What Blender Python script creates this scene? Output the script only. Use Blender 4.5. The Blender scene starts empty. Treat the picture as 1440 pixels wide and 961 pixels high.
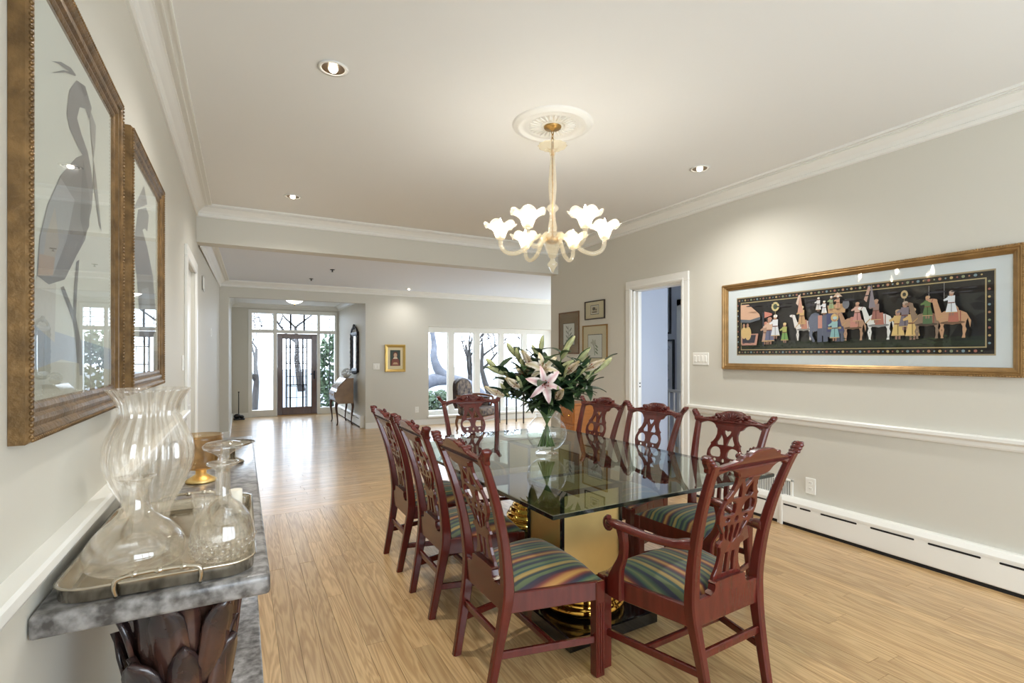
import bpy, bmesh, math, random
from mathutils import Vector, Matrix, Euler

random.seed(7)
SC = bpy.context.scene
COL = SC.collection
R = math.radians
PI = math.pi

# ------------------------------------------------------------------ camera
cam_d = bpy.data.cameras.new('camera')
cam = bpy.data.objects.new('camera', cam_d); COL.objects.link(cam)
cam.location = (0, 0, 1.43)
cam.rotation_euler = (R(90), 0, R(-28.156))
cam_d.sensor_width = 36.0
cam_d.lens = 17.75
cam_d.shift_y = 0.01354
cam_d.clip_start = 0.05
SC.camera = cam

# ------------------------------------------------------------------ light, exposure
SC.view_settings.view_transform = 'Standard'
SC.view_settings.look = 'None'
SC.view_settings.gamma = 1.0
SC.view_settings.use_curve_mapping = False
SC.view_settings.exposure = 0.84
W = bpy.data.worlds.new('overcast_sky'); SC.world = W; W.use_nodes = True
bg = W.node_tree.nodes['Background']
bg.inputs['Color'].default_value = (0.80, 0.90, 1.0, 1)
bg.inputs['Strength'].default_value = 4.4
SC.cycles.max_bounces = 10
SC.cycles.diffuse_bounces = 5
SC.cycles.glossy_bounces = 5
SC.cycles.transmission_bounces = 8
SC.cycles.transparent_max_bounces = 24
SC.cycles.sample_clamp_indirect = 6.0
SC.cycles.use_denoising = True
CAN_W = 58.0         # recessed ceiling lights (W)
BULB_E = 76.0        # chandelier bulb emission

def sky_portal(name, loc, rot, sx, sy):
    """guides the sampling of the sky through a window opening; gives off no light of its own"""
    d = bpy.data.lights.new(name, 'AREA'); d.shape = 'RECTANGLE'; d.size = sx; d.size_y = sy
    d.cycles.is_portal = True
    o = bpy.data.objects.new(name, d); COL.objects.link(o); o.location = loc; o.rotation_euler = rot
    return o
sky_portal('portal_rear_window', (1.95, -2.16, 1.5), (R(90), 0, 0), 3.9, 2.2)
sky_portal('portal_living_window', (4.95, 10.3, 1.1), (R(-90), 0, 0), 3.0, 1.7)
sky_portal('portal_living_side', (8.54, 8.2, 1.3), (R(90), 0, R(90)), 3.2, 2.4)
sky_portal('portal_hall', (5.15, 2.18, 1.45), (R(90), 0, 0), 1.3, 1.1)
sky_portal('portal_entry', (1.15, 13.2, 1.25), (R(-90), 0, 0), 1.95, 2.3)

# ------------------------------------------------------------------ materials
def lin(c):
    r = []
    for v in c[:3]:
        v = v / 255.0
        r.append(v / 12.92 if v <= 0.04045 else ((v + 0.055) / 1.055) ** 2.4)
    return (r[0], r[1], r[2], 1.0)
MATS = {}
def mat(name, col=(200, 200, 200), rough=0.5, metal=0.0, coat=0.0, spec=0.5, noise=0.0, nscale=8.0, bump=0.0, bscale=40.0, stretch=(1, 1, 1), emit=None, estr=0.0, trans=0.0, sub=0.0, col2=None, coords='Object'):
    if name in MATS: return MATS[name]
    m = bpy.data.materials.new(name); m.use_nodes = True
    nt = m.node_tree; b = nt.nodes['Principled BSDF']
    b.inputs['Base Color'].default_value = lin(col)
    b.inputs['Roughness'].default_value = rough
    b.inputs['Metallic'].default_value = metal
    b.inputs['Coat Weight'].default_value = coat
    b.inputs['Coat Roughness'].default_value = 0.08
    b.inputs['Specular IOR Level'].default_value = spec
    if trans: b.inputs['Transmission Weight'].default_value = trans
    if sub:
        b.inputs['Subsurface Weight'].default_value = sub
        b.inputs['Subsurface Radius'].default_value = (0.01, 0.01, 0.006)
    if emit:
        b.inputs['Emission Color'].default_value = lin(emit); b.inputs['Emission Strength'].default_value = estr
    if noise or bump or col2:
        tc = nt.nodes.new('ShaderNodeTexCoord'); mp = nt.nodes.new('ShaderNodeMapping')
        mp.inputs['Scale'].default_value = stretch
        nt.links.new(tc.outputs[coords], mp.inputs['Vector'])
    if noise or col2:
        n = nt.nodes.new('ShaderNodeTexNoise'); n.inputs['Scale'].default_value = nscale; n.inputs['Detail'].default_value = 6
        nt.links.new(mp.outputs[0], n.inputs['Vector'])
        cr = nt.nodes.new('ShaderNodeValToRGB')
        c = lin(col)
        if col2: a0, a1 = lin(col2), c
        else:
            a0 = tuple(v * (1 - noise) for v in c[:3]) + (1,); a1 = tuple(min(1, v * (1 + noise)) for v in c[:3]) + (1,)
        cr.color_ramp.elements[0].color = a0; cr.color_ramp.elements[0].position = 0.34
        cr.color_ramp.elements[1].color = a1; cr.color_ramp.elements[1].position = 0.66
        nt.links.new(n.outputs['Fac'], cr.inputs[0]); nt.links.new(cr.outputs[0], b.inputs['Base Color'])
    if bump:
        n2 = nt.nodes.new('ShaderNodeTexNoise'); n2.inputs['Scale'].default_value = bscale; n2.inputs['Detail'].default_value = 4
        nt.links.new(mp.outputs[0], n2.inputs['Vector'])
        bp = nt.nodes.new('ShaderNodeBump'); bp.inputs['Strength'].default_value = bump; bp.inputs['Distance'].default_value = 0.01
        nt.links.new(n2.outputs['Fac'], bp.inputs['Height']); nt.links.new(bp.outputs[0], b.inputs['Normal'])
    MATS[name] = m
    return m

def glass_mat(name, tint=(255, 255, 255), ior=1.5, rough=0.0, gloss=1.0, refr=0.0, haze=0.0):
    """clear glass: fresnel-weighted mirror over what is behind it, optionally partly refracting"""
    if name in MATS: return MATS[name]
    m = bpy.data.materials.new(name); m.use_nodes = True
    nt = m.node_tree; nt.nodes.clear()
    out = nt.nodes.new('ShaderNodeOutputMaterial')
    fr = nt.nodes.new('ShaderNodeFresnel'); fr.inputs['IOR'].default_value = ior
    tr = nt.nodes.new('ShaderNodeBsdfTransparent'); tr.inputs['Color'].default_value = lin(tint)
    gl = nt.nodes.new('ShaderNodeBsdfGlossy'); gl.inputs['Roughness'].default_value = rough
    gl.inputs['Color'].default_value = (gloss, gloss, gloss, 1)
    base = tr.outputs[0]
    if refr > 0:
        rf = nt.nodes.new('ShaderNodeBsdfGlass'); rf.inputs['IOR'].default_value = ior; rf.inputs['Color'].default_value = lin(tint)
        mx0 = nt.nodes.new('ShaderNodeMixShader'); mx0.inputs[0].default_value = refr
        nt.links.new(base, mx0.inputs[1]); nt.links.new(rf.outputs[0], mx0.inputs[2]); base = mx0.outputs[0]
    if haze > 0:
        df = nt.nodes.new('ShaderNodeBsdfTranslucent'); df.inputs['Color'].default_value = lin((255, 250, 240))
        d2 = nt.nodes.new('ShaderNodeBsdfDiffuse'); d2.inputs['Color'].default_value = lin((250, 246, 236))
        ad = nt.nodes.new('ShaderNodeMixShader'); ad.inputs[0].default_value = 0.5
        nt.links.new(df.outputs[0], ad.inputs[1]); nt.links.new(d2.outputs[0], ad.inputs[2])
        mx1 = nt.nodes.new('ShaderNodeMixShader'); mx1.inputs[0].default_value = haze
        nt.links.new(base, mx1.inputs[1]); nt.links.new(ad.outputs[0], mx1.inputs[2]); base = mx1.outputs[0]
    mx = nt.nodes.new('ShaderNodeMixShader')
    geo = nt.nodes.new('ShaderNodeNewGeometry'); sb = nt.nodes.new('ShaderNodeMath'); sb.operation = 'SUBTRACT'; sb.inputs[0].default_value = 1.0
    nt.links.new(geo.outputs['Backfacing'], sb.inputs[1])
    ml = nt.nodes.new('ShaderNodeMath'); ml.operation = 'MULTIPLY'; nt.links.new(fr.outputs[0], ml.inputs[0]); nt.links.new(sb.outputs[0], ml.inputs[1])
    nt.links.new(ml.outputs[0], mx.inputs[0]); nt.links.new(base, mx.inputs[1]); nt.links.new(gl.outputs[0], mx.inputs[2])
    nt.links.new(mx.outputs[0], out.inputs['Surface'])
    MATS[name] = m
    return m

def plank_mat(name, axis, per_island):
    m = bpy.data.materials.new(name); m.use_nodes = True
    nt = m.node_tree; N = nt.nodes.new; L = nt.links.new; b = nt.nodes['Principled BSDF']
    geo = N('ShaderNodeNewGeometry')
    if per_island: rnd = geo.outputs['Random Per Island']
    else:
        oi = N('ShaderNodeObjectInfo'); rnd = oi.outputs['Random']
    off = N('ShaderNodeVectorMath'); off.operation = 'SCALE'; off.inputs[0].default_value = (31.7, 17.3, 9.1); L(rnd, off.inputs['Scale'])
    add = N('ShaderNodeVectorMath'); add.operation = 'ADD'; L(geo.outputs['Position'], add.inputs[0]); L(off.outputs[0], add.inputs[1])
    mp = N('ShaderNodeMapping'); mp.inputs['Scale'].default_value = (1, 0.07, 1) if axis == 'Y' else (0.07, 1, 1); L(add.outputs[0], mp.inputs[0])
    n1 = N('ShaderNodeTexNoise'); n1.inputs['Scale'].default_value = 14; n1.inputs['Detail'].default_value = 3; n1.inputs['Distortion'].default_value = 0.6; L(mp.outputs[0], n1.inputs[0])
    # growth rings from the noise field: cathedral figure
    mu = N('ShaderNodeMath'); mu.operation = 'MULTIPLY'; mu.inputs[1].default_value = 52; L(n1.outputs['Fac'], mu.inputs[0])
    si = N('ShaderNodeMath'); si.operation = 'SINE'; L(mu.outputs[0], si.inputs[0])
    n2 = N('ShaderNodeTexNoise'); n2.inputs['Scale'].default_value = 160; n2.inputs['Detail'].default_value = 2
    mp2 = N('ShaderNodeMapping'); mp2.inputs['Scale'].default_value = (1, 0.03, 1) if axis == 'Y' else (0.03, 1, 1); L(add.outputs[0], mp2.inputs[0]); L(mp2.outputs[0], n2.inputs[0])
    a1 = N('ShaderNodeMath'); a1.operation = 'MULTIPLY_ADD'; a1.inputs[1].default_value = 0.16; a1.inputs[2].default_value = 0.30; L(si.outputs[0], a1.inputs[0])
    a2 = N('ShaderNodeMath'); a2.operation = 'MULTIPLY_ADD'; a2.inputs[1].default_value = 0.42; L(n2.outputs['Fac'], a2.inputs[0]); L(a1.outputs[0], a2.inputs[2])
    cr = N('ShaderNodeValToRGB'); L(a2.outputs[0], cr.inputs[0])
    cr.color_ramp.elements[0].position = 0.22; cr.color_ramp.elements[0].color = lin((168, 130, 84))
    cr.color_ramp.elements[1].position = 0.78; cr.color_ramp.elements[1].color = lin((214, 180, 130))
    hs = N('ShaderNodeHueSaturation'); L(cr.outputs[0], hs.inputs['Color'])
    mr = N('ShaderNodeMapRange'); mr.inputs['To Min'].default_value = 0.86; mr.inputs['To Max'].default_value = 1.10; L(rnd, mr.inputs[0]); L(mr.outputs[0], hs.inputs['Value'])
    L(hs.outputs[0], b.inputs['Base Color'])
    b.inputs['Roughness'].default_value = 0.30
    b.inputs['Specular IOR Level'].default_value = 0.6
    b.inputs['Coat Weight'].default_value = 0.35; b.inputs['Coat Roughness'].default_value = 0.16
    bp = N('ShaderNodeBump'); bp.inputs['Strength'].default_value = 0.06; bp.inputs['Distance'].default_value = 0.004; L(a2.outputs[0], bp.inputs['Height']); L(bp.outputs[0], b.inputs['Normal'])
    return m

def stripe_mat():
    m = bpy.data.materials.new('striped_fabric'); m.use_nodes = True
    nt = m.node_tree; N = nt.nodes.new; L = nt.links.new; b = nt.nodes['Principled BSDF']
    tc = N('ShaderNodeTexCoord'); sx = N('ShaderNodeSeparateXYZ'); L(tc.outputs['Object'], sx.inputs[0])
    mu = N('ShaderNodeMath'); mu.operation = 'MULTIPLY_ADD'; mu.inputs[1].default_value = 1 / 0.168; mu.inputs[2].default_value = 10.32; L(sx.outputs['X'], mu.inputs[0])
    fr = N('ShaderNodeMath'); fr.operation = 'FRACT'; L(mu.outputs[0], fr.inputs[0])
    cr = N('ShaderNodeValToRGB'); cr.color_ramp.interpolation = 'LINEAR'; L(fr.outputs[0], cr.inputs[0])
    st = [(0.00, (38, 42, 62)), (0.05, (44, 46, 70)), (0.07, (92, 108, 74)), (0.15, (112, 122, 82)), (0.17, (48, 78, 72)), (0.22, (50, 82, 76)), (0.24, (158, 134, 78)), (0.31, (186, 156, 92)), (0.34, (150, 120, 70)),
          (0.36, (50, 60, 60)), (0.40, (40, 54, 60)), (0.42, (104, 114, 76)), (0.48, (90, 102, 70)), (0.50, (44, 42, 62)), (0.56, (64, 34, 46)), (0.60, (124, 54, 44)), (0.65, (190, 134, 78)), (0.70, (204, 154, 84)), (0.75, (128, 56, 44)), (0.79, (60, 34, 48)), (0.83, (40, 42, 62)), (0.86, (66, 92, 72)), (0.91, (120, 126, 84)), (0.95, (70, 92, 70))]
    e = cr.color_ramp.elements
    e[0].position = st[0][0]; e[0].color = lin(st[0][1]); e[1].position = 1.0; e[1].color = lin((38, 42, 62))
    for p, c in st[1:]:
        k = e.new(p); k.color = lin(c)
    n = N('ShaderNodeTexNoise'); n.inputs['Scale'].default_value = 420; L(tc.outputs['Object'], n.inputs[0])
    bp = N('ShaderNodeBump'); bp.inputs['Strength'].default_value = 0.15; bp.inputs['Distance'].default_value = 0.002; L(n.outputs['Fac'], bp.inputs['Height']); L(bp.outputs[0], b.inputs['Normal'])
    hs = N('ShaderNodeHueSaturation'); hs.inputs['Value'].default_value = 0.66; hs.inputs['Saturation'].default_value = 1.05; L(cr.outputs[0], hs.inputs['Color']); L(hs.outputs[0], b.inputs['Base Color']); b.inputs['Roughness'].default_value = 0.62
    b.inputs['Sheen Weight'].default_value = 0.15
    return m

def attr_mat(name, rough=0.6, spec=0.3):
    m = bpy.data.materials.new(name); m.use_nodes = True
    nt = m.node_tree; b = nt.nodes['Principled BSDF']
    a = nt.nodes.new('ShaderNodeVertexColor'); a.layer_name = 'ink'
    n = nt.nodes.new('ShaderNodeTexNoise'); n.inputs['Scale'].default_value = 60
    mx = nt.nodes.new('ShaderNodeMixRGB'); mx.blend_type = 'OVERLAY'; mx.inputs[0].default_value = 0.10
    hs = nt.nodes.new('ShaderNodeHueSaturation'); hs.inputs['Saturation'].default_value = 0.82; hs.inputs['Value'].default_value = 0.92
    nt.links.new(a.outputs[0], mx.inputs[1]); nt.links.new(n.outputs['Fac'], mx.inputs[2]); nt.links.new(mx.outputs[0], hs.inputs['Color']); nt.links.new(hs.outputs[0], b.inputs['Base Color'])
    b.inputs['Roughness'].default_value = rough; b.inputs['Specular IOR Level'].default_value = spec
    return m

M_WALL = mat('wall_paint', (210, 207, 196), 0.55, spec=0.3, bump=0.02, bscale=220)
M_WALL_BLUE = mat('blue_wall_paint', (206, 212, 224), 0.6, spec=0.3)
M_CEIL = mat('ceiling_paint', (234, 234, 231), 0.7, spec=0.2)
M_TRIM = mat('white_trim', (236, 235, 229), 0.32, spec=0.5)
M_PLATE = mat('white_plastic', (240, 239, 232), 0.35)
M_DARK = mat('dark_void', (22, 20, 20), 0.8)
M_PLANK = plank_mat('oak_plank', 'Y', False)
M_PLANK_X = plank_mat('oak_plank_cross', 'X', True)
M_SUB = mat('subfloor', (70, 48, 28), 0.8)
M_WOOD = mat('red_mahogany', (88, 29, 22), 0.26, coat=0.35, spec=0.4, noise=0.16, nscale=5, stretch=(6, 6, 1), bump=0.02, bscale=60)
M_STRIPE = stripe_mat()
M_BRASS = mat('polished_brass', (226, 178, 84), 0.09, metal=1.0)
M_SATIN = mat('satin_brass', (244, 214, 146), 0.42, metal=1.0, noise=0.06, nscale=3)
M_BLACK = mat('black_lacquer', (14, 14, 16), 0.12, coat=0.5)
M_GOLDFR2 = mat('light_gilt_frame', (156, 124, 80), 0.36, metal=0.6, noise=0.15, nscale=14, bump=0.2, bscale=90)
M_GOLDFR = mat('gilt_frame', (116, 90, 56), 0.36, metal=0.55, noise=0.35, nscale=18, bump=0.25, bscale=70)
M_GOLDDK = mat('gilt_frame_worn', (96, 74, 50), 0.45, metal=0.5, noise=0.45, nscale=40, bump=0.5, bscale=90)
M_SILVER = mat('silver_plate', (196, 188, 172), 0.16, metal=1.0, noise=0.12, nscale=12)
M_STONE = mat('grey_stone', (152, 149, 146), 0.28, noise=0.0, nscale=30, col2=(70, 66, 63), bump=0.05, bscale=50, coat=0.2)
M_LEAFWOOD = mat('carved_dark_wood', (92, 58, 44), 0.26, coat=0.5, noise=0.0, nscale=7, col2=(34, 29, 34), bump=0.1, bscale=40)
M_PAPER = mat('print_paper', (214, 213, 203), 0.7)
M_MATTE = mat('white_mat_board', (222, 224, 226), 0.7)
M_INK = attr_mat('printed_ink')
M_GLASS = glass_mat('clear_glass', (255, 255, 255), 1.8)
M_PANE = glass_mat('window_pane', (250, 252, 255), 1.45)
M_PICGLASS = glass_mat('picture_glass', (250, 252, 252), 1.5)
M_TABLE = glass_mat('table_glass', (202, 214, 209), 2.4, refr=0.0)
M_TABLE_EDGE = mat('table_glass_edge', (14, 26, 22), 0.08, spec=0.9)
M_CRYSTAL = glass_mat('crystal', (255, 254, 252), 1.85, refr=0.22)
M_RIBBED = glass_mat('ribbed_glass', (255, 254, 252), 1.9, refr=0.12, haze=0.05)
M_AMBER = glass_mat('amber_glass', (240, 226, 204), 1.5, refr=0.08)
M_SHADE = glass_mat('lamp_glass', (255, 252, 244), 1.5, haze=0.30)
M_ARMGLASS = glass_mat('pale_gold_glass', (255, 250, 236), 1.6, haze=0.24)
M_BULB = mat('lit_bulb', (255, 250, 240), 0.4, emit=(255, 249, 238), estr=BULB_E)
M_DOORWOOD = mat('door_wood', (92, 62, 48), 0.35, coat=0.3, noise=0.2, nscale=6, stretch=(8, 8, 1))
M_LEAD = mat('lead_came', (34, 35, 40), 0.5, metal=0.4)
M_IRON = mat('black_iron', (24, 22, 22), 0.45)
M_LEAF = mat('lily_leaf', (40, 62, 38), 0.42, noise=0.3, nscale=14, sub=0.0)
M_LEAF2 = mat('lily_leaf_pale', (78, 100, 62), 0.45, noise=0.25, nscale=14)
M_STEM = mat('flower_stem', (86, 112, 58), 0.5)
M_BUD = mat('lily_bud', (176, 178, 128), 0.5, noise=0.15, nscale=20)
M_STAMEN = mat('lily_stamen', (150, 78, 40), 0.7)

def petal_mat(name, edge, throat):
    m = bpy.data.materials.new(name); m.use_nodes = True
    nt = m.node_tree; N = nt.nodes.new; L = nt.links.new; b = nt.nodes['Principled BSDF']
    tc = N('ShaderNodeTexCoord'); sx = N('ShaderNodeSeparateXYZ'); L(tc.outputs['Object'], sx.inputs[0])
    mu = N('ShaderNodeMath'); mu.operation = 'ABSOLUTE'; L(sx.outputs['Y'], mu.inputs[0])
    mr = N('ShaderNodeMapRange'); mr.inputs['From Max'].default_value = 0.016; L(mu.outputs[0], mr.inputs[0])
    mx = N('ShaderNodeMixRGB'); mx.inputs[1].default_value = lin(throat); mx.inputs[2].default_value = lin(edge); L(mr.outputs[0], mx.inputs[0])
    L(mx.outputs[0], b.inputs['Base Color']); b.inputs['Roughness'].default_value = 0.5
    b.inputs['Subsurface Weight'].default_value = 0.0
    return m
M_PETAL_W = petal_mat('cream_petal', (238, 226, 208), (214, 196, 150))
M_PETAL_P = petal_mat('pink_petal', (238, 224, 218), (220, 176, 178))

# ------------------------------------------------------------------ helpers
def link(o, parent=None):
    COL.objects.link(o)
    if parent is not None: o.parent = parent
    return o
def thing(name, label, cat, loc=(0, 0, 0), rz=0.0, group=None):
    o = bpy.data.objects.new(name, None); o.empty_display_size = 0.05
    o.location = loc; o.rotation_euler = (0, 0, rz); link(o)
    o['label'] = label; o['category'] = cat
    if group: o['group'] = group
    return o
def tag(o, label, cat, group=None):
    o['label'] = label; o['category'] = cat
    if group: o['group'] = group
    return o
def struct(o):
    o['kind'] = 'structure'; return o
def copy_tree(o, parent=None):
    c = o.copy(); COL.objects.link(c); c.parent = parent
    for ch in list(o.children): copy_tree(ch, c)
    return c

class MB:
    """collects shapes for one mesh"""
    def __init__(s): s.v = []; s.f = []; s.sm = []; s.cols = []
    def add(s, vs, fs, smooth=False, col=None):
        o = len(s.v); s.v += [tuple(p) for p in vs]
        for f in fs: s.f.append(tuple(i + o for i in f)); s.sm.append(smooth); s.cols.append(col)
        return s
    def box(s, lo, hi):
        (a, b, c), (d, e, f) = lo, hi
        a, d = min(a, d), max(a, d); b, e = min(b, e), max(b, e); c, f = min(c, f), max(c, f)
        vs = [(a, b, c), (d, b, c), (d, e, c), (a, e, c), (a, b, f), (d, b, f), (d, e, f), (a, e, f)]
        return s.add(vs, [(3, 2, 1, 0), (4, 5, 6, 7), (0, 1, 5, 4), (1, 2, 6, 5), (2, 3, 7, 6), (3, 0, 4, 7)])
    def bbox(s, lo, hi, bev=0.004, seg=1):
        bm = bmesh.new(); bmesh.ops.create_cube(bm, size=1)
        for v in bm.verts: v.co = Vector([lo[i] + (hi[i] - lo[i]) * (v.co[i] + 0.5) for i in range(3)])
        bmesh.ops.bevel(bm, geom=bm.edges[:], offset=bev, segments=seg, affect='EDGES', profile=0.5)
        bm.verts.index_update()
        s.add([v.co[:] for v in bm.verts], [[v.index for v in f.verts] for f in bm.faces], seg > 1); bm.free(); return s
    def lathe(s, prof, n=32, c=(0, 0, 0), ribs=0, rib=0.0, smooth=True, twist=0.0):
        vs = []; fs = []
        for (r, z) in prof:
            for k in range(n):
                a = 2 * PI * k / n + twist * z
                rr = r * (1 + rib * math.cos(ribs * 2 * PI * k / n)) if ribs else r
                vs.append((c[0] + rr * math.cos(a), c[1] + rr * math.sin(a), c[2] + z))
        m = len(prof)
        for i in range(m - 1):
            for k in range(n):
                k2 = (k + 1) % n
                fs.append((i * n + k, i * n + k2, (i + 1) * n + k2, (i + 1) * n + k))
        return s.add(vs, fs, smooth)
    def cyl(s, c, r, z0, z1, n=24, r2=None, smooth=True):
        r2 = r if r2 is None else r2
        vs = [(c[0] + r * math.cos(2 * PI * k / n), c[1] + r * math.sin(2 * PI * k / n), z0) for k in range(n)]
        vs += [(c[0] + r2 * math.cos(2 * PI * k / n), c[1] + r2 * math.sin(2 * PI * k / n), z1) for k in range(n)]
        s.add(vs, [(k, (k + 1) % n, n + (k + 1) % n, n + k) for k in range(n)], smooth)
        o = len(s.v) - 2 * n
        s.f.append(tuple(o + k for k in reversed(range(n)))); s.sm.append(False); s.cols.append(None)
        s.f.append(tuple(o + n + k for k in range(n))); s.sm.append(False); s.cols.append(None)
        return s
    def tube(s, pts, rad, n=8, caps=True, smooth=True):
        P = [Vector(p) for p in pts]; m = len(P)
        if not hasattr(rad, '__len__'): rad = [rad] * m
        vs = []; up = None
        for i in range(m):
            t = (P[min(i + 1, m - 1)] - P[max(i - 1, 0)]).normalized()
            if up is None:
                up = Vector((0, 0, 1)) if abs(t.z) < 0.9 else Vector((1, 0, 0))
            a = (up - t * up.dot(t)).normalized(); b = t.cross(a); up = a
            for k in range(n):
                q = 2 * PI * k / n
                vs.append(P[i] + (a * math.cos(q) + b * math.sin(q)) * rad[i])
        fs = []
        for i in range(m - 1):
            for k in range(n):
                k2 = (k + 1) % n; fs.append((i * n + k, i * n + k2, (i + 1) * n + k2, (i + 1) * n + k))
        s.add(vs, fs, smooth)
        if caps:
            o = len(s.v) - m * n
            s.f.append(tuple(o + k for k in reversed(range(n)))); s.sm.append(False); s.cols.append(None)
            s.f.append(tuple(o + (m - 1) * n + k for k in range(n))); s.sm.append(False); s.cols.append(None)
        return s
    def loft(s, secs, caps=True, smooth=False):
        n = len(secs[0]); vs = [p for q in secs for p in q]; fs = []
        for i in range(len(secs) - 1):
            for k in range(n):
                k2 = (k + 1) % n; fs.append((i * n + k, i * n + k2, (i + 1) * n + k2, (i + 1) * n + k))
        if caps:
            fs.append(tuple(reversed(range(n)))); fs.append(tuple((len(secs) - 1) * n + k for k in range(n)))
        return s.add(vs, fs, smooth)
    def post(s, path, ch=0.006):
        """path of (x, y, z, w, d): horizontal chamfered rectangles"""
        secs = []
        for (x, y, z, w, d) in path:
            a, b = w / 2, d / 2; c = min(ch, a * 0.45, b * 0.45)
            secs.append([(x + p, y + q, z) for p, q in ((-a + c, -b), (a - c, -b), (a, -b + c), (a, b - c), (a - c, b), (-a + c, b), (-a, b - c), (-a, -b + c))])
        return s.loft(secs)
    def ribbon(s, pts, n=10):
        """bar of oval section along (x, y, z, w, h): w sideways, h upwards"""
        P = [Vector(p[:3]) for p in pts]; secs = []
        for i, p in enumerate(pts):
            t = (P[min(i + 1, len(P) - 1)] - P[max(i - 1, 0)]).normalized()
            a = t.cross(Vector((0, 0, 1))).normalized(); b = a.cross(t)
            sec = []
            for k in range(n):
                q = 2 * PI * (k + 0.5) / n; c, d = math.cos(q), math.sin(q)
                c = math.copysign(abs(c) ** 0.6, c); d = math.copysign(abs(d) ** 0.6, d)
                sec.append(P[i] + a * c * p[3] / 2 + b * d * p[4] / 2)
            secs.append(sec)
        return s.loft(secs, True, True)
    def bar(s, p0, p1, w, h, ch=0.004):
        """straight bar between two points, w sideways, h upwards"""
        p0, p1 = Vector(p0), Vector(p1); t = (p1 - p0).normalized()
        up = Vector((0, 0, 1)) if abs(t.z) < 0.95 else Vector((0, 1, 0))
        a = t.cross(up).normalized(); b = a.cross(t)
        x, y = w / 2, h / 2; c = min(ch, x * 0.45, y * 0.45)
        sec = ((-x + c, -y), (x - c, -y), (x, -y + c), (x, y - c), (x - c, y), (-x + c, y), (-x, y - c), (-x, -y + c))
        return s.loft([[p + a * i + b * j for i, j in sec] for p in (p0, p1)])
    def ell(s, c, r, n=12, m=8, rot=None):
        vs = []; fs = []
        for i in range(m + 1):
            th = PI * i / m
            for k in range(n):
                ph = 2 * PI * k / n
                p = Vector((r[0] * math.sin(th) * math.cos(ph), r[1] * math.sin(th) * math.sin(ph), r[2] * math.cos(th)))
                if rot is not None: p = rot @ p
                vs.append(p + Vector(c))
        for i in range(m):
            for k in range(n):
                k2 = (k + 1) % n; fs.append((i * n + k, (i + 1) * n + k, (i + 1) * n + k2, i * n + k2))
        return s.add(vs, fs, True)
    def prism(s, poly, z0, z1, f=None, smooth=False):
        """poly in 2d extruded z0..z1; f maps (x,y,z)->point"""
        f = f or (lambda x, y, z: (x, y, z)); n = len(poly)
        vs = [f(x, y, z0) for x, y in poly] + [f(x, y, z1) for x, y in poly]
        fs = [(k, (k + 1) % n, n + (k + 1) % n, n + k) for k in range(n)] + [tuple(reversed(range(n))), tuple(n + k for k in range(n))]
        return s.add(vs, fs, smooth)
    def mesh(s, name):
        me = bpy.data.meshes.new(name); me.from_pydata([tuple(p) for p in s.v], [], s.f); me.validate(clean_customdata=False)
        if len(me.polygons) == len(s.sm): me.polygons.foreach_set('use_smooth', s.sm)
        if any(c is not None for c in s.cols) and len(me.polygons) == len(s.cols):
            at = me.color_attributes.new('ink', 'FLOAT_COLOR', 'CORNER')
            for p, c in zip(me.polygons, s.cols):
                for li in p.loop_indices: at.data[li].color = lin(c or (255, 255, 255))
        bm = bmesh.new(); bm.from_mesh(me); bmesh.ops.recalc_face_normals(bm, faces=bm.faces[:]); bm.to_mesh(me); bm.free()
        me.update(); return me
    def build(s, name, m, parent=None, loc=None, rot=None):
        me = s.mesh(name); me.materials.append(m)
        o = bpy.data.objects.new(name, me); link(o, parent)
        if loc is not None: o.location = loc
        if rot is not None: o.rotation_euler = rot
        return o

def inst(name, me, parent=None, loc=(0, 0, 0), rot=(0, 0, 0), scale=(1, 1, 1)):
    o = bpy.data.objects.new(name, me); link(o, parent); o.location = loc; o.rotation_euler = rot; o.scale = scale
    return o

def shape2d(outer, holes, depth, f, bev=0.002, res=1):
    """flat outline with holes, given thickness; f maps (x, up, depth) -> point. returns a mesh"""
    cu = bpy.data.curves.new('outline', 'CURVE'); cu.dimensions = '2D'; cu.fill_mode = 'BOTH'
    cu.extrude = max(depth / 2 - bev, 0.0005); cu.bevel_depth = bev; cu.bevel_resolution = 0; cu.offset = -bev
    for pts in [outer] + holes:
        sp = cu.splines.new('POLY'); sp.points.add(len(pts) - 1); sp.use_cyclic_u = True
        for p, q in zip(sp.points, pts): p.co = (q[0], q[1], 0, 1)
    o = bpy.data.objects.new('outline', cu); COL.objects.link(o)
    dg = bpy.context.evaluated_depsgraph_get(); dg.update()
    me = bpy.data.meshes.new_from_object(o.evaluated_get(dg))
    bpy.data.objects.remove(o); bpy.data.curves.remove(cu)
    for v in me.vertices: v.co = Vector(f(v.co.x, v.co.y, v.co.z))
    for p in me.polygons: p.use_smooth = False
    bm = bmesh.new(); bm.from_mesh(me); bmesh.ops.remove_doubles(bm, verts=bm.verts[:], dist=0.00005)
    bmesh.ops.recalc_face_normals(bm, faces=bm.faces[:]); bm.to_mesh(me); bm.free()
    me.materials.clear()
    return me
def mesh_obj(name, me, m, parent=None):
    me.materials.append(m); o = bpy.data.objects.new(name, me); return link(o, parent)
def smooth_path(pts, k=6):
    """Catmull-Rom through points of any dimension"""
    out = []; n = len(pts)
    for i in range(n - 1):
        p0, p1, p2, p3 = pts[max(i - 1, 0)], pts[i], pts[i + 1], pts[min(i + 2, n - 1)]
        for j in range(k):
            t = j / k
            out.append(tuple(0.5 * (2 * b + (c - a) * t + (2 * a - 5 * b + 4 * c - d) * t * t + (-a + 3 * b - 3 * c + d) * t ** 3) for a, b, c, d in zip(p0, p1, p2, p3)))
    out.append(tuple(pts[-1])); return out
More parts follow.
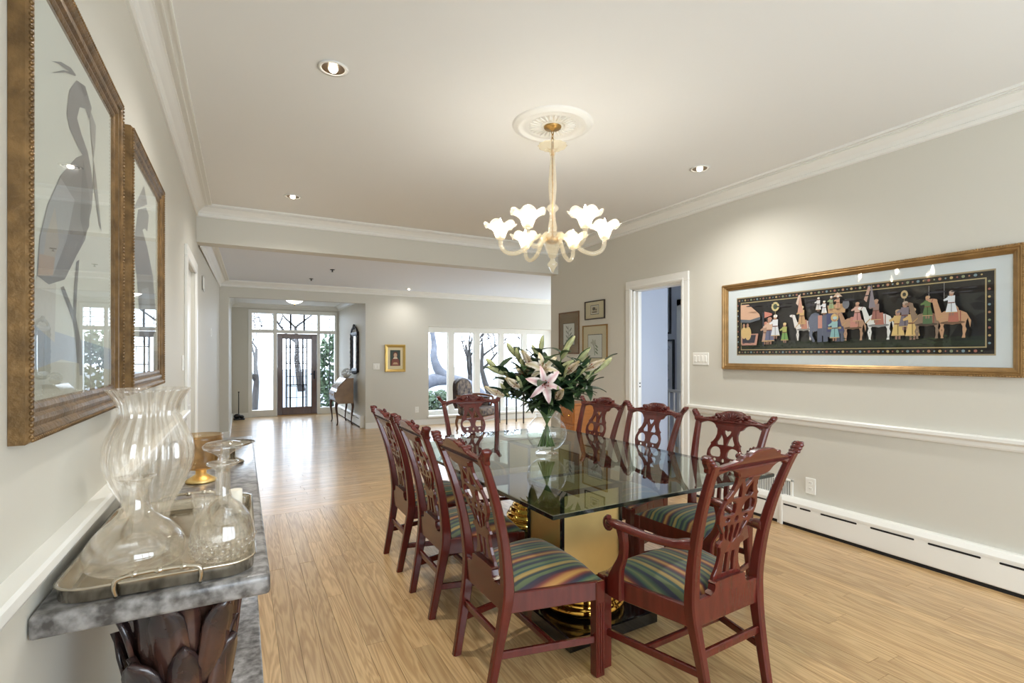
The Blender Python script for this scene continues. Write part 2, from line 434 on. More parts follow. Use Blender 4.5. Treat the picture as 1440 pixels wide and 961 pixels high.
def smooth_loop(pts, k=4):
    out = []; n = len(pts)
    for i in range(n):
        p0, p1, p2, p3 = pts[i - 1], pts[i], pts[(i + 1) % n], pts[(i + 2) % n]
        for j in range(k):
            t = j / k
            out.append(tuple(0.5 * (2 * b + (c - a) * t + (2 * a - 5 * b + 4 * c - d) * t * t + (-a + 3 * b - 3 * c + d) * t ** 3) for a, b, c, d in zip(p0, p1, p2, p3)))
    return out
def oval(cx, cy, rx, ry, n=12, rot=0.0):
    return [(cx + rx * math.cos(2 * PI * k / n) * math.cos(rot) - ry * math.sin(2 * PI * k / n) * math.sin(rot),
             cy + rx * math.cos(2 * PI * k / n) * math.sin(rot) + ry * math.sin(2 * PI * k / n) * math.cos(rot)) for k in range(n)]

# ================================================================== SETTING
XL, XR, CE = -0.42, 4.10, 3.00          # dining room: left wall, right wall, ceiling
YB, YBM0, YBM1 = -2.1, 6.22, 6.42       # rear wall, beam front and back
YF, YE = 10.0, 13.1                     # living room far wall, entry wall
CL = 2.72                               # living room ceiling
XE0, XE1 = -0.20, 2.12                  # entry alcove
XLV = 8.5                               # living room right wall
def wallbox(name, boxes, m, parent=None):
    mb = MB()
    for lo, hi in boxes: mb.box(lo, hi)
    return struct(mb.build(name, m, parent))

# floor: dark subfloor with boards laid on it
fl = wallbox('floor', [((-0.6, YB - 0.1, -0.12), (XR + 0.12, 6.6, -0.02)), ((-0.6, 6.6, -0.12), (XLV + 0.1, YF + 0.3, -0.02)), ((-0.6, YF + 0.3, -0.12), (2.3, YE + 0.1, -0.02)), ((XR + 0.12, 2.0, -0.12), (6.2, 6.6, -0.02))], M_SUB)
unit = MB().box((0, 0, 0), (1, 1, 1)).mesh('plank'); unit.materials.append(M_PLANK)
rows = 47
PW = (XR - XL) / rows
near = MB()
for i in range(rows):
    x0 = XL + i * PW
    y = 0.75 - random.random() * 0.9
    while y < 5.0:
        ln = random.uniform(0.95, 2.1); y1 = min(y + ln, 5.0)
        if 5.0 - y1 < 0.3: y1 = 5.0
        inst('plank', unit, fl, (x0 + 0.0007, y + 0.0007, -0.02), (0, 0, 0), (PW - 0.0014, y1 - y - 0.0014, 0.02 + random.uniform(-0.0004, 0.0002)))
        y = y1
    yy = 0.75 - 0.9
    near.box((x0 + 0.0007, YB, -0.02), (x0 + PW - 0.0007, -0.16, -0.0003))
o = near.build('plank_field', M_PLANK, fl); o['kind'] = 'stuff'
far = MB()
def cross_boards(x0, x1, y0, y1):
    y = y0
    while y < y1 - 0.01:
        x = x0 - random.random()
        while x < x1:
            ln = random.uniform(0.9, 2.0); a, b = max(x, x0), min(x + ln, x1)
            if b - a > 0.02: far.box((a + 0.0007, y + 0.0007, -0.02), (b - 0.0007, min(y + PW, y1) - 0.0007, 0))
            x += ln
        y += PW
cross_boards(XL, XR, 5.0, 6.42); cross_boards(XL, XLV, 6.42, YF); cross_boards(XE0, XE1, YF, YE); cross_boards(XR, 6.1, 2.3, 6.3)
o = far.build('cross_plank_field', M_PLANK_X, fl); o['kind'] = 'stuff'

# ceilings and beam
wallbox('ceiling', [((XL - 0.2, YB - 0.1, CE), (XR + 0.2, YBM0 + 0.02, CE + 0.1))], M_CEIL)
wallbox('ceiling_living', [((XL - 0.2, YBM1, CL), (XLV + 0.1, YF + 0.1, CL + 0.1))], mat('daylight_tinted_ceiling', (230, 235, 243), 0.7, spec=0.2))  # bluish daylight cast is put into this ceiling's colour
wallbox('ceiling_entry', [((XE0 - 0.1, YF, 2.62), (XE1 + 0.1, YE + 0.1, 2.72))], M_CEIL)
wallbox('ceiling_hall', [((XR + 0.12, 2.2, 2.75), (6.1, 6.4, 2.85))], M_CEIL)
wallbox('wall_beam', [((XL, YBM0, 2.62), (XR, YBM1, CE + 0.1)), ((XL - 0.2, YBM1 - 0.02, CL), (XR, YBM1, CE + 0.1))], M_WALL)

# walls
DY0, DY1, DZ = 3.85, 4.62, 2.21         # doorway in the right wall
wallbox('wall_right', [((XR, YB, 0), (XR + 0.12, DY0, CE)), ((XR, DY1, 0), (XR + 0.12, YBM1, CE)), ((XR, DY0, DZ), (XR + 0.12, DY1, CE))], M_WALL)
LD0, LD1, LDZ = 5.06, 5.98, 2.26        # white door in the left wall
mb = MB()
XL2 = -0.335
for (y0, y1, z0, z1) in ((YB, LD0, 0, CE), (LD1, YBM0, 0, CE), (LD0, LD1, LDZ, CE)):
    mb.box((XL - 0.12, y0, z0), (XL, y1, z1))
mb.prism([(XL - 0.12, YBM0), (XL, YBM0), (XL2, YF), (XL2 - 0.12, YF)], 0, CE)
struct(mb.build('wall_left', M_WALL))
# rear wall with its broad windows (behind the viewer)
wallbox('wall_back', [((XL - 0.12, YB - 0.12, 0), (0.0, YB, CE)), ((3.9, YB - 0.12, 0), (XR + 0.12, YB, CE)), ((0.0, YB - 0.12, 0), (3.9, YB, 0.4)), ((0.0, YB - 0.12, 2.6), (3.9, YB, CE))], M_WALL)
wb = MB()
for k in range(4): wb.box((0.0 + 1.275 * k, YB - 0.1, 0.4), (0.075 + 1.275 * k, YB - 0.03, 2.6))
wb.box((0, YB - 0.1, 0.4), (3.9, YB - 0.03, 0.47)); wb.box((0, YB - 0.1, 2.53), (3.9, YB - 0.03, 2.6))
w0 = wb.build('window_3', M_TRIM); struct(w0)
# living room far wall: opening to the entry on the left, window on the right
WX0, WX1, WZ0, WZ1 = 3.40, 6.62, 0.17, 2.03
wallbox('wall_far', [((XL2 - 0.12, YF, 0), (XE0, YF + 0.12, CL)), ((XE0, YF, 2.44), (XE1, YF + 0.12, CL)), ((XE1, YF, 0), (WX0, YF + 0.12, CL)), ((WX0, YF, WZ1), (WX1, YF + 0.12, CL)), ((WX0, YF, 0), (WX1, YF + 0.12, WZ0)), ((WX1, YF, 0), (XLV, YF + 0.12, CL)),
                     ((WX0 - 0.1, YF + 0.12, 0), (WX0, YF + 0.34, CL)), ((WX1, YF + 0.12, 0), (WX1 + 0.1, YF + 0.34, CL)), ((WX0, YF + 0.12, WZ1), (WX1, YF + 0.34, WZ1 + 0.2)), ((WX0, YF + 0.12, -0.1), (WX1, YF + 0.34, WZ0))], M_WALL)
wallbox('wall_living_right', [((XLV, 6.3, 0), (XLV + 0.12, 6.6, CL)), ((XLV, 9.8, 0), (XLV + 0.12, YF + 0.12, CL)), ((XLV, 6.6, 0), (XLV + 0.12, 9.8, 0.1)), ((XLV, 6.6, 2.5), (XLV + 0.12, 9.8, CL))], M_WALL)
wallbox('wall_living_near', [((XR + 0.12, 6.32, 0), (XLV + 0.12, YBM1, CL))], M_WALL)
wallbox('wall_entry_left', [((XE0 - 0.12, YF + 0.12, 0), (XE0, YE, 2.72))], M_WALL)
wallbox('wall_entry_right', [((XE1, YF + 0.12, 0), (XE1 + 0.12, YE, 2.72))], M_WALL)
EX0, EX1, EZ = 0.13, 2.08, 2.49         # entry glazing opening
wallbox('wall_entry_far', [((XE0 - 0.12, YE, 0), (EX0, YE + 0.12, 2.72)), ((EX1, YE, 0), (XE1 + 0.12, YE + 0.12, 2.72)), ((EX0, YE, EZ), (EX1, YE + 0.12, 2.72))], M_WALL)
# blue stair hall beyond the doorway
wallbox('wall_hall', [((6.0, 2.2, 0), (6.1, 6.32, 2.75)), ((XR + 0.12, 2.2, 0), (4.5, 2.3, 2.75)), ((5.8, 2.2, 0), (6.0, 2.3, 2.75)), ((4.5, 2.2, 0), (5.8, 2.3, 0.9)), ((4.5, 2.2, 2.0), (5.8, 2.3, 2.75)), ((XR + 0.12, 6.22, 0), (6.0, 6.32, 2.75)), ((XR + 0.12, 2.3, 0), (XR + 0.13, DY0, 2.75)), ((XR + 0.12, DY1, 0), (XR + 0.13, 6.22, 2.75)), ((XR + 0.12, DY0, DZ), (XR + 0.13, DY1, 2.75))], M_WALL_BLUE)  # unseen window opening in the near side, added to brighten the hall

# crown mouldings: profile (distance from wall, height below ceiling)
CROWN = [(0, -0.115), (0.012, -0.115), (0.022, -0.108), (0.022, -0.088), (0.012, -0.080), (0.030, -0.055), (0.060, -0.030), (0.072, -0.022), (0.080, -0.020), (0.080, -0.012), (0.104, -0.012), (0.104, -0.019), (0.112, -0.019), (0.112, -0.010), (0.138, -0.010), (0.138, -0.017), (0.147, -0.017), (0.147, 0.0), (0, 0.0)]
def crown(name, p0, p1, nrm, z, m0=0, m1=0, scale=1.0):
    """along p0->p1, nrm points into the room; m0/m1 mitre (1 = inside corner)"""
    p0, p1 = Vector(p0 + (0,)), Vector(p1 + (0,)); t = (p1 - p0).normalized(); n = Vector(nrm + (0,))
    a = [p0 + n * d * scale + t * (d * scale * m0) + Vector((0, 0, z + h * scale)) for d, h in CROWN]
    b = [p1 + n * d * scale - t * (d * scale * m1) + Vector((0, 0, z + h * scale)) for d, h in CROWN]
    return struct(MB().loft([a, b]).build(name, M_TRIM))
crown('trim_1', (XL, YB), (XL, YBM0), (1, 0), CE, 1, 1)
crown('trim_2', (XL, YBM0), (XR, YBM0), (0, -1), CE, 1, 1)
crown('trim_3', (XR, YBM0), (XR, YB), (-1, 0), CE, 1, 1)
crown('trim_4', (XL + 0.02, YBM1), (XL2, YF), (1, 0), CL, 0, 1)
crown('trim_5', (XL2, YF), (XLV, YF), (0, -1), CL, 1, 1, 0.9)
crown('trim_6', (XE0, YE), (XE1, YE), (0, -1), 2.62, 1, 1, 0.8)
crown('trim_7', (XE0, YF + 0.12), (XE0, YE), (1, 0), 2.62, 0, 1, 0.8)
crown('trim_8', (XE1, YE), (XE1, YF + 0.12), (-1, 0), 2.62, 1, 0, 0.8)
# chair rails
RAIL = [(0, 0), (0.012, 0), (0.018, 0.012), (0.018, 0.034), (0.030, 0.044), (0.046, 0.05), (0.046, 0.07), (0.04, 0.078), (0, 0.078)]
def rail(name, p0, p1, nrm, z):
    p0, p1 = Vector(p0 + (0,)), Vector(p1 + (0,)); n = Vector(nrm + (0,))
    return struct(MB().loft([[p + n * d + Vector((0, 0, z + h)) for d, h in RAIL] for p in (p0, p1)]).build(name, M_TRIM))
rail('trim_9', (XR, YB), (XR, DY0 - 0.1), (-1, 0), 0.85)
rail('trim_10', (XL, YB), (XL, LD0 - 0.1), (1, 0), 0.90)
# baseboards
def base(name, lo, hi):
    mb = MB().box(lo, (hi[0], hi[1], lo[2] + 0.11))
    return struct(mb.build(name, M_TRIM))
base('baseboard_left', (XL, YB, 0), (XL + 0.018, LD0 - 0.1, 0))
base('baseboard_left_far', (XL, LD1 + 0.1, 0), (XL + 0.02, YBM0, 0))
base('baseboard_far', (XE1 + 0.002, YF - 0.018, 0), (WX0 + 3.4, YF, 0))
base('baseboard_far_left', (XL2, YF - 0.018, 0), (XE0, YF, 0))
base('baseboard_entry', (XE0, YE - 0.018, 0), (EX0 + 0.02, YE, 0))
base('baseboard_entry_left', (XE0, YF, 0), (XE0 + 0.018, YE, 0))
base('baseboard_right', (XR - 0.018, DY1 + 0.1, 0), (XR, YBM1, 0))
base('baseboard_wall_end', (XR - 0.018, YBM1, 0), (XR + 0.12, YBM1 + 0.018, 0))

# doorway casing in the right wall, with the edge of a pocket door
cs = MB()
for (y0, y1, z0, z1) in ((DY1, DY1 + 0.10, 0, DZ), (DY0 - 0.10, DY0, 0, DZ), (DY0 - 0.10, DY1 + 0.10, DZ, DZ + 0.10)):
    cs.bbox((XR - 0.022, y0, z0), (XR, y1, z1), 0.005)
for (y0, y1, z0, z1) in ((DY1 + 0.012, DY1 + 0.035, 0, DZ + 0.012), (DY0 - 0.035, DY0 - 0.012, 0, DZ + 0.012), (DY0 - 0.035, DY1 + 0.035, DZ + 0.012, DZ + 0.035)):
    cs.bbox((XR - 0.030, y0, z0), (XR - 0.02, y1, z1), 0.004)
cs.box((XR, DY1 - 0.02, 0), (XR + 0.12, DY1, DZ)); cs.box((XR, DY0, 0), (XR + 0.12, DY0 + 0.02, DZ)); cs.box((XR, DY0, DZ - 0.02), (XR + 0.12, DY1, DZ))
c = struct(cs.build('trim_11', M_TRIM))
d1 = MB().bbox((XR + 0.035, DY1 - 0.058, 0.008), (XR + 0.085, DY1 - 0.02, DZ - 0.024), 0.003).build('door_2', M_TRIM); struct(d1)
d1['label'] = 'white edge of a sliding pocket door'
for z in (1.06, 1.10): MB().cyl((0, 0), 0.009, 0, 0.004, 12).build('door_pull', M_LEAD, d1, (XR + 0.06, DY1 - 0.0585, z), (R(90), 0, 0))
# closed white panelled door in the left wall
ld = struct(MB().box((XL - 0.07, LD0, 0.005), (XL - 0.03, LD1, LDZ)).build('door_3', M_TRIM))
for (a, b) in ((0.15, 0.95), (1.08, 2.10)):
    for (y0, y1) in ((LD0 + 0.1, LD0 + 0.42), (LD1 - 0.42, LD1 - 0.1)):
        MB().bbox((XL - 0.032, y0, a), (XL - 0.022, y1, b), 0.008).build('door_panel', M_TRIM, ld)
lc = MB()
for (y0, y1, z0, z1) in ((LD0 - 0.1, LD0, 0, LDZ), (LD1, LD1 + 0.1, 0, LDZ), (LD0 - 0.1, LD1 + 0.1, LDZ, LDZ + 0.1)):
    lc.bbox((XL, y0, z0), (XL + 0.024, y1, z1), 0.005)
struct(lc.build('trim_12', M_TRIM))

# ---- living room window: white frame, mullions, five panes
win = MB()
xs = [3.441, 3.902, 4.038, 4.509, 4.643, 5.124, 5.238, 5.713, 5.848, 6.318]
yw0, yw1 = YF + 0.17, YF + 0.27
win.box((WX0 - 0.02, yw0, 1.915), (WX1, yw1, WZ1)); win.box((WX0 - 0.02, yw0, WZ0), (WX1, yw1, 0.263))
edges = [(WX0 - 0.02, xs[0])] + [(xs[2 * i + 1], xs[2 * i + 2]) for i in range(4)] + [(xs[9], WX1)]
for a, b in edges:
    win.box((a, yw0, 0.263), (b, yw1, 1.915)); win.bbox((a - 0.014, yw0 + 0.03, 0.25), (b + 0.014, yw1 - 0.02, 1.93), 0.004)
wn = struct(win.build('window_1', M_TRIM))
MB().bbox((WX0 - 0.03, YF - 0.04, WZ0 - 0.035), (WX1, YF + 0.18, WZ0 + 0.005), 0.006).build('window_sill', M_TRIM, wn)
for i in range(5): MB().box((xs[2 * i], yw0 + 0.045, 0.26), (xs[2 * i + 1], yw0 + 0.053, 1.92)).build('pane', M_PANE, wn)
w4 = MB()  # unseen side window, enlarged to bring more daylight into the living room
for y in (6.6, 7.67, 8.73, 9.8): w4.box((XLV + 0.03, y - 0.05, 0.1), (XLV + 0.09, y + 0.05, 2.5))
w4.box((XLV + 0.03, 6.6, 0.1), (XLV + 0.09, 9.8, 0.17)); w4.box((XLV + 0.03, 6.6, 2.43), (XLV + 0.09, 9.8, 2.5))
struct(w4.build('window_4', M_TRIM))

# ---- entry: white glazed surround and wooden door with leaded glass
sur = MB()
def sur_box(x0, x1, z0, z1): sur.bbox((x0, YE - 0.02, z0), (x1, YE + 0.1, z1), 0.004)
for (x0, x1) in ((EX0, 0.211), (0.648, 0.735), (1.622, 1.69), (2.03, EX1)): sur_box(x0, x1, 0, EZ)
for (x0, x1) in ((0.211, 0.648), (0.735, 1.622), (1.69, 2.03)):
    sur_box(x0, x1, 2.408, EZ); sur_box(x0, x1, 1.953, 2.035)
for (x0, x1) in ((0.211, 0.648), (1.69, 2.03)): sur_box(x0, x1, 0, 0.155)
we = struct(sur.build('window_2', M_TRIM))
def came(parent, x0, x1, z0, z1, t=0.006):
    t *= 2.0
    if abs(x1 - x0) < 1e-6: MB().box((x0 - t / 2, YE + 0.036, z0), (x0 + t / 2, YE + 0.052, z1)).build('lead_strip', M_LEAD, parent)
    else: MB().box((x0, YE + 0.036, z0 - t / 2), (x1, YE + 0.052, z0 + t / 2)).build('lead_strip', M_LEAD, parent)
for (x0, x1, z0, z1) in ((0.211, 0.648, 0.155, 1.953), (1.69, 2.03, 0.155, 1.953), (0.211, 0.648, 2.035, 2.408), (0.735, 1.622, 2.035, 2.408), (1.69, 2.03, 2.035, 2.408)):
    MB().box((x0, YE + 0.04, z0), (x1, YE + 0.046, z1)).build('pane', M_PANE, we)
for z in (2.12, 2.22, 2.32):
    came(we, 0.211, 0.648, z, z); came(we, 1.69, 2.03, z, z)
for x in (1.02, 1.04, 1.32, 1.34): came(we, x, x, 2.035, 2.408, 0.012)
for z in (2.10, 2.20): came(we, 0.735, 1.622, z, z)
for x in (0.85, 1.18, 1.5): came(we, x, x, 2.10, 2.33)
for x in (1.92,): came(we, x, x, 0.155, 2.408, 0.008)
for z in (0.62, 1.1, 1.6): came(we, 1.69, 2.03, z, z, 0.004)
dr = MB()
for (x0, x1, z0, z1) in ((0.739, 0.858, 0.012, 1.945), (1.49, 1.618, 0.012, 1.945), (0.858, 1.49, 1.82, 1.945), (0.858, 1.49, 0.012, 0.195)):
    dr.bbox((x0, YE + 0.005, z0), (x1, YE + 0.05, z1), 0.006)
de = struct(dr.build('door_1', M_DOORWOOD))
MB().box((0.858, YE + 0.028, 0.195), (1.49, YE + 0.034, 1.82)).build('pane', M_PANE, de)
def dcame(x0, x1, z0, z1, t):
    t *= 1.8
    if abs(x1 - x0) < 1e-6: MB().box((x0 - t / 2, YE + 0.022, z0), (x0 + t / 2, YE + 0.04, z1)).build('lead_strip', M_LEAD, de)
    else: MB().box((x0, YE + 0.022, z0 - t / 2), (x1, YE + 0.04, z0 + t / 2)).build('lead_strip', M_LEAD, de)
for x, t in ((0.93, 0.014), (0.955, 0.008), (1.02, 0.020), (1.30, 0.020), (1.36, 0.008), (1.39, 0.014)): dcame(x, x, 0.195, 1.82, t)
for z, t in ((1.66, 0.006), (1.62, 0.012), (1.50, 0.006), (1.28, 0.006), (1.24, 0.012), (0.93, 0.006), (0.72, 0.012), (0.69, 0.006), (0.42, 0.006)): dcame(0.93, 1.39, z, z, t)
for x in (1.09, 1.16, 1.23):
    dcame(x, x, 1.50, 1.62, 0.006); dcame(x, x, 0.72, 0.93, 0.006)
dcame(1.16, 1.16, 0.195, 0.69, 0.006)
hd = MB(); hd.bbox((1.535, YE - 0.004, 0.86), (1.575, YE + 0.006, 1.06), 0.004); hd.bar((1.555, YE - 0.035, 0.98), (1.46, YE - 0.035, 0.98), 0.014, 0.02); hd.bar((1.555, YE + 0.0, 0.98), (1.555, YE - 0.04, 0.98), 0.016, 0.016)
hd.build('door_handle', M_LEAD, de)
MB().bbox((0.735, YE - 0.06, 0.0005), (1.622, YE + 0.06, 0.014), 0.004).build('threshold', mat('oak_sill', (190, 150, 100), 0.4), de)

# ================================================================== OUTSIDE
M_GRASS = mat('winter_lawn', (112, 117, 122), 0.9, noise=0.15, nscale=1.5)
M_BARK = mat('bare_bark', (46, 42, 40), 0.9, noise=0.2, nscale=12)
M_NEEDLE = mat('evergreen', (62, 78, 54), 0.8, noise=0.35, nscale=9)
struct(MB().box((-30, YE + 0.6, -0.5), (40, 70, -0.35)).box((2.8, 10.6, -0.5), (40, 13.7, -0.352)).build('ground_lawn', M_GRASS))
def bare_tree(label, loc, h, lean, seed, spread=0.6, thick=0.12):
    rng = random.Random(seed)
    t = thing('bare_tree', label, 'tree', loc, 0, 'bare trees in the garden')
    tr = MB(); br = MB()
    def grow(p, d, ln, r, lvl, mb):
        pts = [p]; rr = [r]; q = Vector(p); d = Vector(d).normalized()
        for k in range(4):
            d = (d + Vector((rng.uniform(-1, 1), rng.uniform(-1, 1), rng.uniform(-0.5, 0.9))) * 0.22).normalized()
            q = q + d * ln / 4; pts.append(tuple(q)); rr.append(r * (1 - 0.16 * (k + 1)))
        mb.tube(pts, rr, 5)
        if lvl > 0:
            for k in range(3 if lvl > 1 else 4):
                i = rng.randint(2, 4)
                a = rng.uniform(0, 2 * PI)
                nd = (d + Vector((math.cos(a), math.sin(a), rng.uniform(-0.2, 0.6))) * spread * 1.5).normalized()
                grow(pts[i], nd, ln * rng.uniform(0.6, 0.8), max(rr[i] * 0.72, 0.012), lvl - 1, br)
    grow((0, 0, 0), lean, h * 0.40, thick, 5, tr)
    tr.build('trunk', M_BARK, t); br.build('branches', M_BARK, t)
    return t
M_BARK2 = mat('pale_bark', (92, 94, 102), 0.9, noise=0.2, nscale=6)
lt = thing('leaning_tree', 'thick leaning grey trunk with an upright fork outside the wide window', 'tree', (5.7, 15.5, -0.35))
tk = MB().tube(smooth_path([(-1.5, 0.3, 0.0), (-0.6, 0, 0.86), (0.15, 0, 1.0), (0.9, -0.2, 0.8), (1.5, -0.3, 0.3)], 5), [0.24 - 0.005 * k for k in range(21)], 10).build('trunk', M_BARK2, lt)
MB().tube(smooth_path([(0.35, 0, 1.0), (-0.05, 0, 1.25), (-0.25, 0, 1.7), (-0.22, 0.1, 2.2), (-0.4, 0.1, 3.2)], 4), [0.20 - 0.009 * k for k in range(17)], 8).build('fork', M_BARK2, lt)
bare_tree('bare tree with drooping twigs in the second pane of the wide window', (7.2, 16.5, -0.35), 5.6, (-0.1, 0.1, 1), 5, 0.8, 0.13)
bare_tree('bare garden tree behind the middle panes of the wide window', (9.9, 20.6, -0.35), 6.0, (-0.2, 0, 1), 8, 0.8, 0.15)
bare_tree('bare garden tree seen through the last pane of the wide window', (14.2, 24.5, -0.35), 7.0, (-0.2, 0, 1), 14, 0.8, 0.16)
bare_tree('bare tree with upswept branches beyond the left sidelight', (0.3, 17.0, -0.35), 5.0, (0.12, 0, 0.9), 11, 0.8, 0.12)
bare_tree('far bare tree beyond the leaded front door', (2.6, 27.0, -0.35), 8.0, (0, 0, 1), 21, 0.8, 0.2)
def bush(name, label, loc, rx, rz, n, seed, m):
    rng = random.Random(seed); t = thing(name, label, 'shrub', loc)
    fo = MB()
    for k in range(n):
        a = rng.uniform(0, 2 * PI); u = rng.uniform(-1, 1); q = math.sqrt(1 - u * u); s = rng.uniform(0.6, 1.0)
        c = Vector((q * math.cos(a) * rx * s, q * math.sin(a) * rx * s, rz + u * rz * s))
        d = Vector((rng.uniform(-1, 1), rng.uniform(-1, 1), rng.uniform(-1, 1))).normalized() * 0.10; e = d.orthogonal().normalized() * 0.05
        fo.add([c - d, c + e, c + d, c - e], [(0, 1, 2, 3)])
    o = fo.build('foliage', m, t); o['kind'] = 'stuff'
    MB().tube([(0, 0, 0), (0.02, 0, rz)], [0.06, 0.04], 6).build('stem', M_BARK, t)
bush('evergreen_shrub', 'tall pale evergreen shrub beyond the right sidelight', (2.3, 15.2, -0.35), 0.5, 1.25, 900, 2, M_NEEDLE)
bush('garden_shrub', 'low pale green shrub outside the first pane of the wide window', (4.8, 13.4, -0.35), 0.7, 0.4, 600, 4, M_NEEDLE)

# ================================================================== DINING CHAIRS
def up_z(z):             # carved back drawn for 1.04 m, stretched a little above the seat
    return z if z < 0.5 else 0.5 + (z - 0.5) * 1.035
def back_y(z):            # rake of the chair back
    t = max(0, (z - 0.45) / 0.6)
    return -0.212 - 0.035 * t - 0.130 * t * t
def build_chair(arms):
    name = 'dining_armchair' if arms else 'dining_chair'
    t = thing(name, 'red mahogany dining chair', 'chair')
    wx = 1.06 if arms else 0.98       # back
    wf = 1.17 if arms else 1.08       # front of the seat
    def P(n, mb, m, par=t): return mb.build(n, m, par)
    # rear posts: leg and stile in one
    for s in (-1, 1):
        path = [(0.178, -0.285, 0.0, 0.034, 0.040), (0.182, -0.262, 0.12, 0.036, 0.042), (0.190, -0.232, 0.28, 0.040, 0.048), (0.200, -0.214, 0.40, 0.044, 0.054), (0.204, -0.216, 0.50, 0.044, 0.050), (0.214, back_y(0.65), 0.65, 0.041, 0.042), (0.226, back_y(0.80), 0.80, 0.039, 0.038), (0.238, back_y(0.92), 0.92, 0.038, 0.034), (0.246, back_y(1.0), 1.0, 0.040, 0.032)]
        path = smooth_path(path, 3)
        P('rear_post', MB().post([(s * x * wx, y, up_z(z), w, d) for x, y, z, w, d in path], 0.007), M_WOOD)
    # front legs: square, fluted
    for s in (-1, 1):
        lg = MB(); x, y = s * 0.255 * wf, 0.205
        lg.bbox((x - 0.024, y - 0.024, 0), (x + 0.024, y + 0.024, 0.425), 0.004)
        for off in (-0.013, 0, 0.013):
            lg.bbox((x + off - 0.004, y + 0.0235, 0.02), (x + off + 0.004, y + 0.027, 0.33), 0.001)
            lg.bbox((x + s * 0.0235, y + off - 0.004, 0.02), (x + s * 0.027, y + off + 0.004, 0.33), 0.001) if s > 0 else lg.bbox((x - 0.027, y + off - 0.004, 0.02), (x - 0.0235, y + off + 0.004, 0.33), 0.001)
        P('front_leg', lg, M_WOOD)
    # seat rails
    P('front_rail', MB().bbox((-0.235 * wf, 0.198, 0.345), (0.235 * wf, 0.226, 0.428), 0.004), M_WOOD)
    for s in (-1, 1):
        P('side_rail', MB().bar((s * 0.203 * wx, -0.205, 0.385), (s * 0.262 * wf, 0.195, 0.385), 0.024, 0.085), M_WOOD)
    rr = MB().bbox((-0.19 * wx, -0.232, 0.345), (0.19 * wx, -0.205, 0.455), 0.004)
    # shoe under the splat: coved block
    rr.prism(smooth_loop([(-0.118, 0.452), (-0.105, 0.468), (-0.098, 0.49), (-0.088, 0.505), (0.088, 0.505), (0.098, 0.49), (0.105, 0.468), (0.118, 0.452)], 2), -0.238, -0.204, lambda x, y, z: (x, z, y))
    P('rear_rail', rr, M_WOOD)
    # stretchers
    for s in (-1, 1): P('side_stretcher', MB().bar((s * 0.187 * wx, -0.235, 0.165), (s * 0.255 * wf, 0.19, 0.165), 0.02, 0.032), M_WOOD)
    P('cross_stretcher', MB().bar((-0.111 * (wx + wf), 0.0, 0.165), (0.111 * (wx + wf), 0.0, 0.165), 0.02, 0.03), M_WOOD)
    P('rear_stretcher', MB().bar((-0.186 * wx, -0.238, 0.235), (0.186 * wx, -0.238, 0.235), 0.02, 0.034), M_WOOD)
    # cushion: domed drop-in seat
    n = 16; vs = []; fs = []
    for j in range(n + 1):
        v = j / n; y = -0.20 + v * 0.425
        hw = 0.196 * wx + (0.264 * wf - 0.196 * wx) * v
        for i in range(n + 1):
            u = -1 + 2 * i / n
            e = (1 - abs(u) ** 5) * (1 - abs(2 * v - 1) ** 5)
            z = 0.424 + 0.074 * (max(e, 0)) ** 0.5 * (1 - 0.30 * u * u) * (0.86 + 0.14 * math.sin(PI * v))
            vs.append((u * hw * (1.0 - 0.0), y, z))
    for j in range(n):
        for i in range(n):
            a = j * (n + 1) + i; fs.append((a, a + 1, a + n + 2, a + n + 1))
    cu = MB().add(vs, fs, True)
    P('seat_cushion', cu, M_STRIPE)
    # pierced splat
    half = [(0.083, 0.500), (0.079, 0.520), (0.066, 0.545), (0.058, 0.575), (0.056, 0.610), (0.060, 0.632), (0.078, 0.640), (0.074, 0.652), (0.058, 0.664), (0.060, 0.690), (0.080, 0.715), (0.097, 0.740), (0.106, 0.775), (0.104, 0.805), (0.094, 0.828), (0.090, 0.838), (0.094, 0.848), (0.082, 0.858), (0.070, 0.878), (0.064, 0.905), (0.068, 0.930), (0.082, 0.962)]
    outer = half + [(-x, z) for x, z in reversed(half)]
    holes = []
    for s in (-1, 1):
        holes.append([(s * 0.010, 0.522), (s * 0.034, 0.522), (s * 0.030, 0.560), (s * 0.030, 0.606), (s * 0.010, 0.606)])
        holes.append([(s * 0.006, 0.648), (s * 0.020, 0.660), (s * 0.026, 0.690), (s * 0.026, 0.724), (s * 0.010, 0.722), (s * 0.004, 0.690)])
        holes.append([(s * 0.034, 0.664), (s * 0.044, 0.672), (s * 0.052, 0.696), (s * 0.068, 0.724), (s * 0.046, 0.728), (s * 0.036, 0.700)])
        holes.append(oval(s * 0.052, 0.750, 0.012, 0.010, 8))
        holes.append(smooth_loop([(s * 0.020, 0.774), (s * 0.050, 0.768), (s * 0.080, 0.770), (s * 0.091, 0.792), (s * 0.080, 0.818), (s * 0.050, 0.828), (s * 0.026, 0.814)], 2))
        holes.append([(s * 0.010, 0.842), (s * 0.050, 0.840), (s * 0.056, 0.852), (s * 0.042, 0.880), (s * 0.034, 0.904), (s * 0.018, 0.876)])
    holes.append(oval(0, 0.748, 0.010, 0.014, 8))
    holes.append([(0, 0.888), (0.018, 0.910), (0.022, 0.925), (0.012, 0.932), (0.0, 0.924), (-0.012, 0.932), (-0.022, 0.925), (-0.018, 0.910)])
    me = shape2d(outer, holes, 0.017, lambda x, u, d: (x * 1.13, back_y(u) + 0.004 + d, up_z(u)), 0.0022)
    mesh_obj('splat', me, M_WOOD, t)
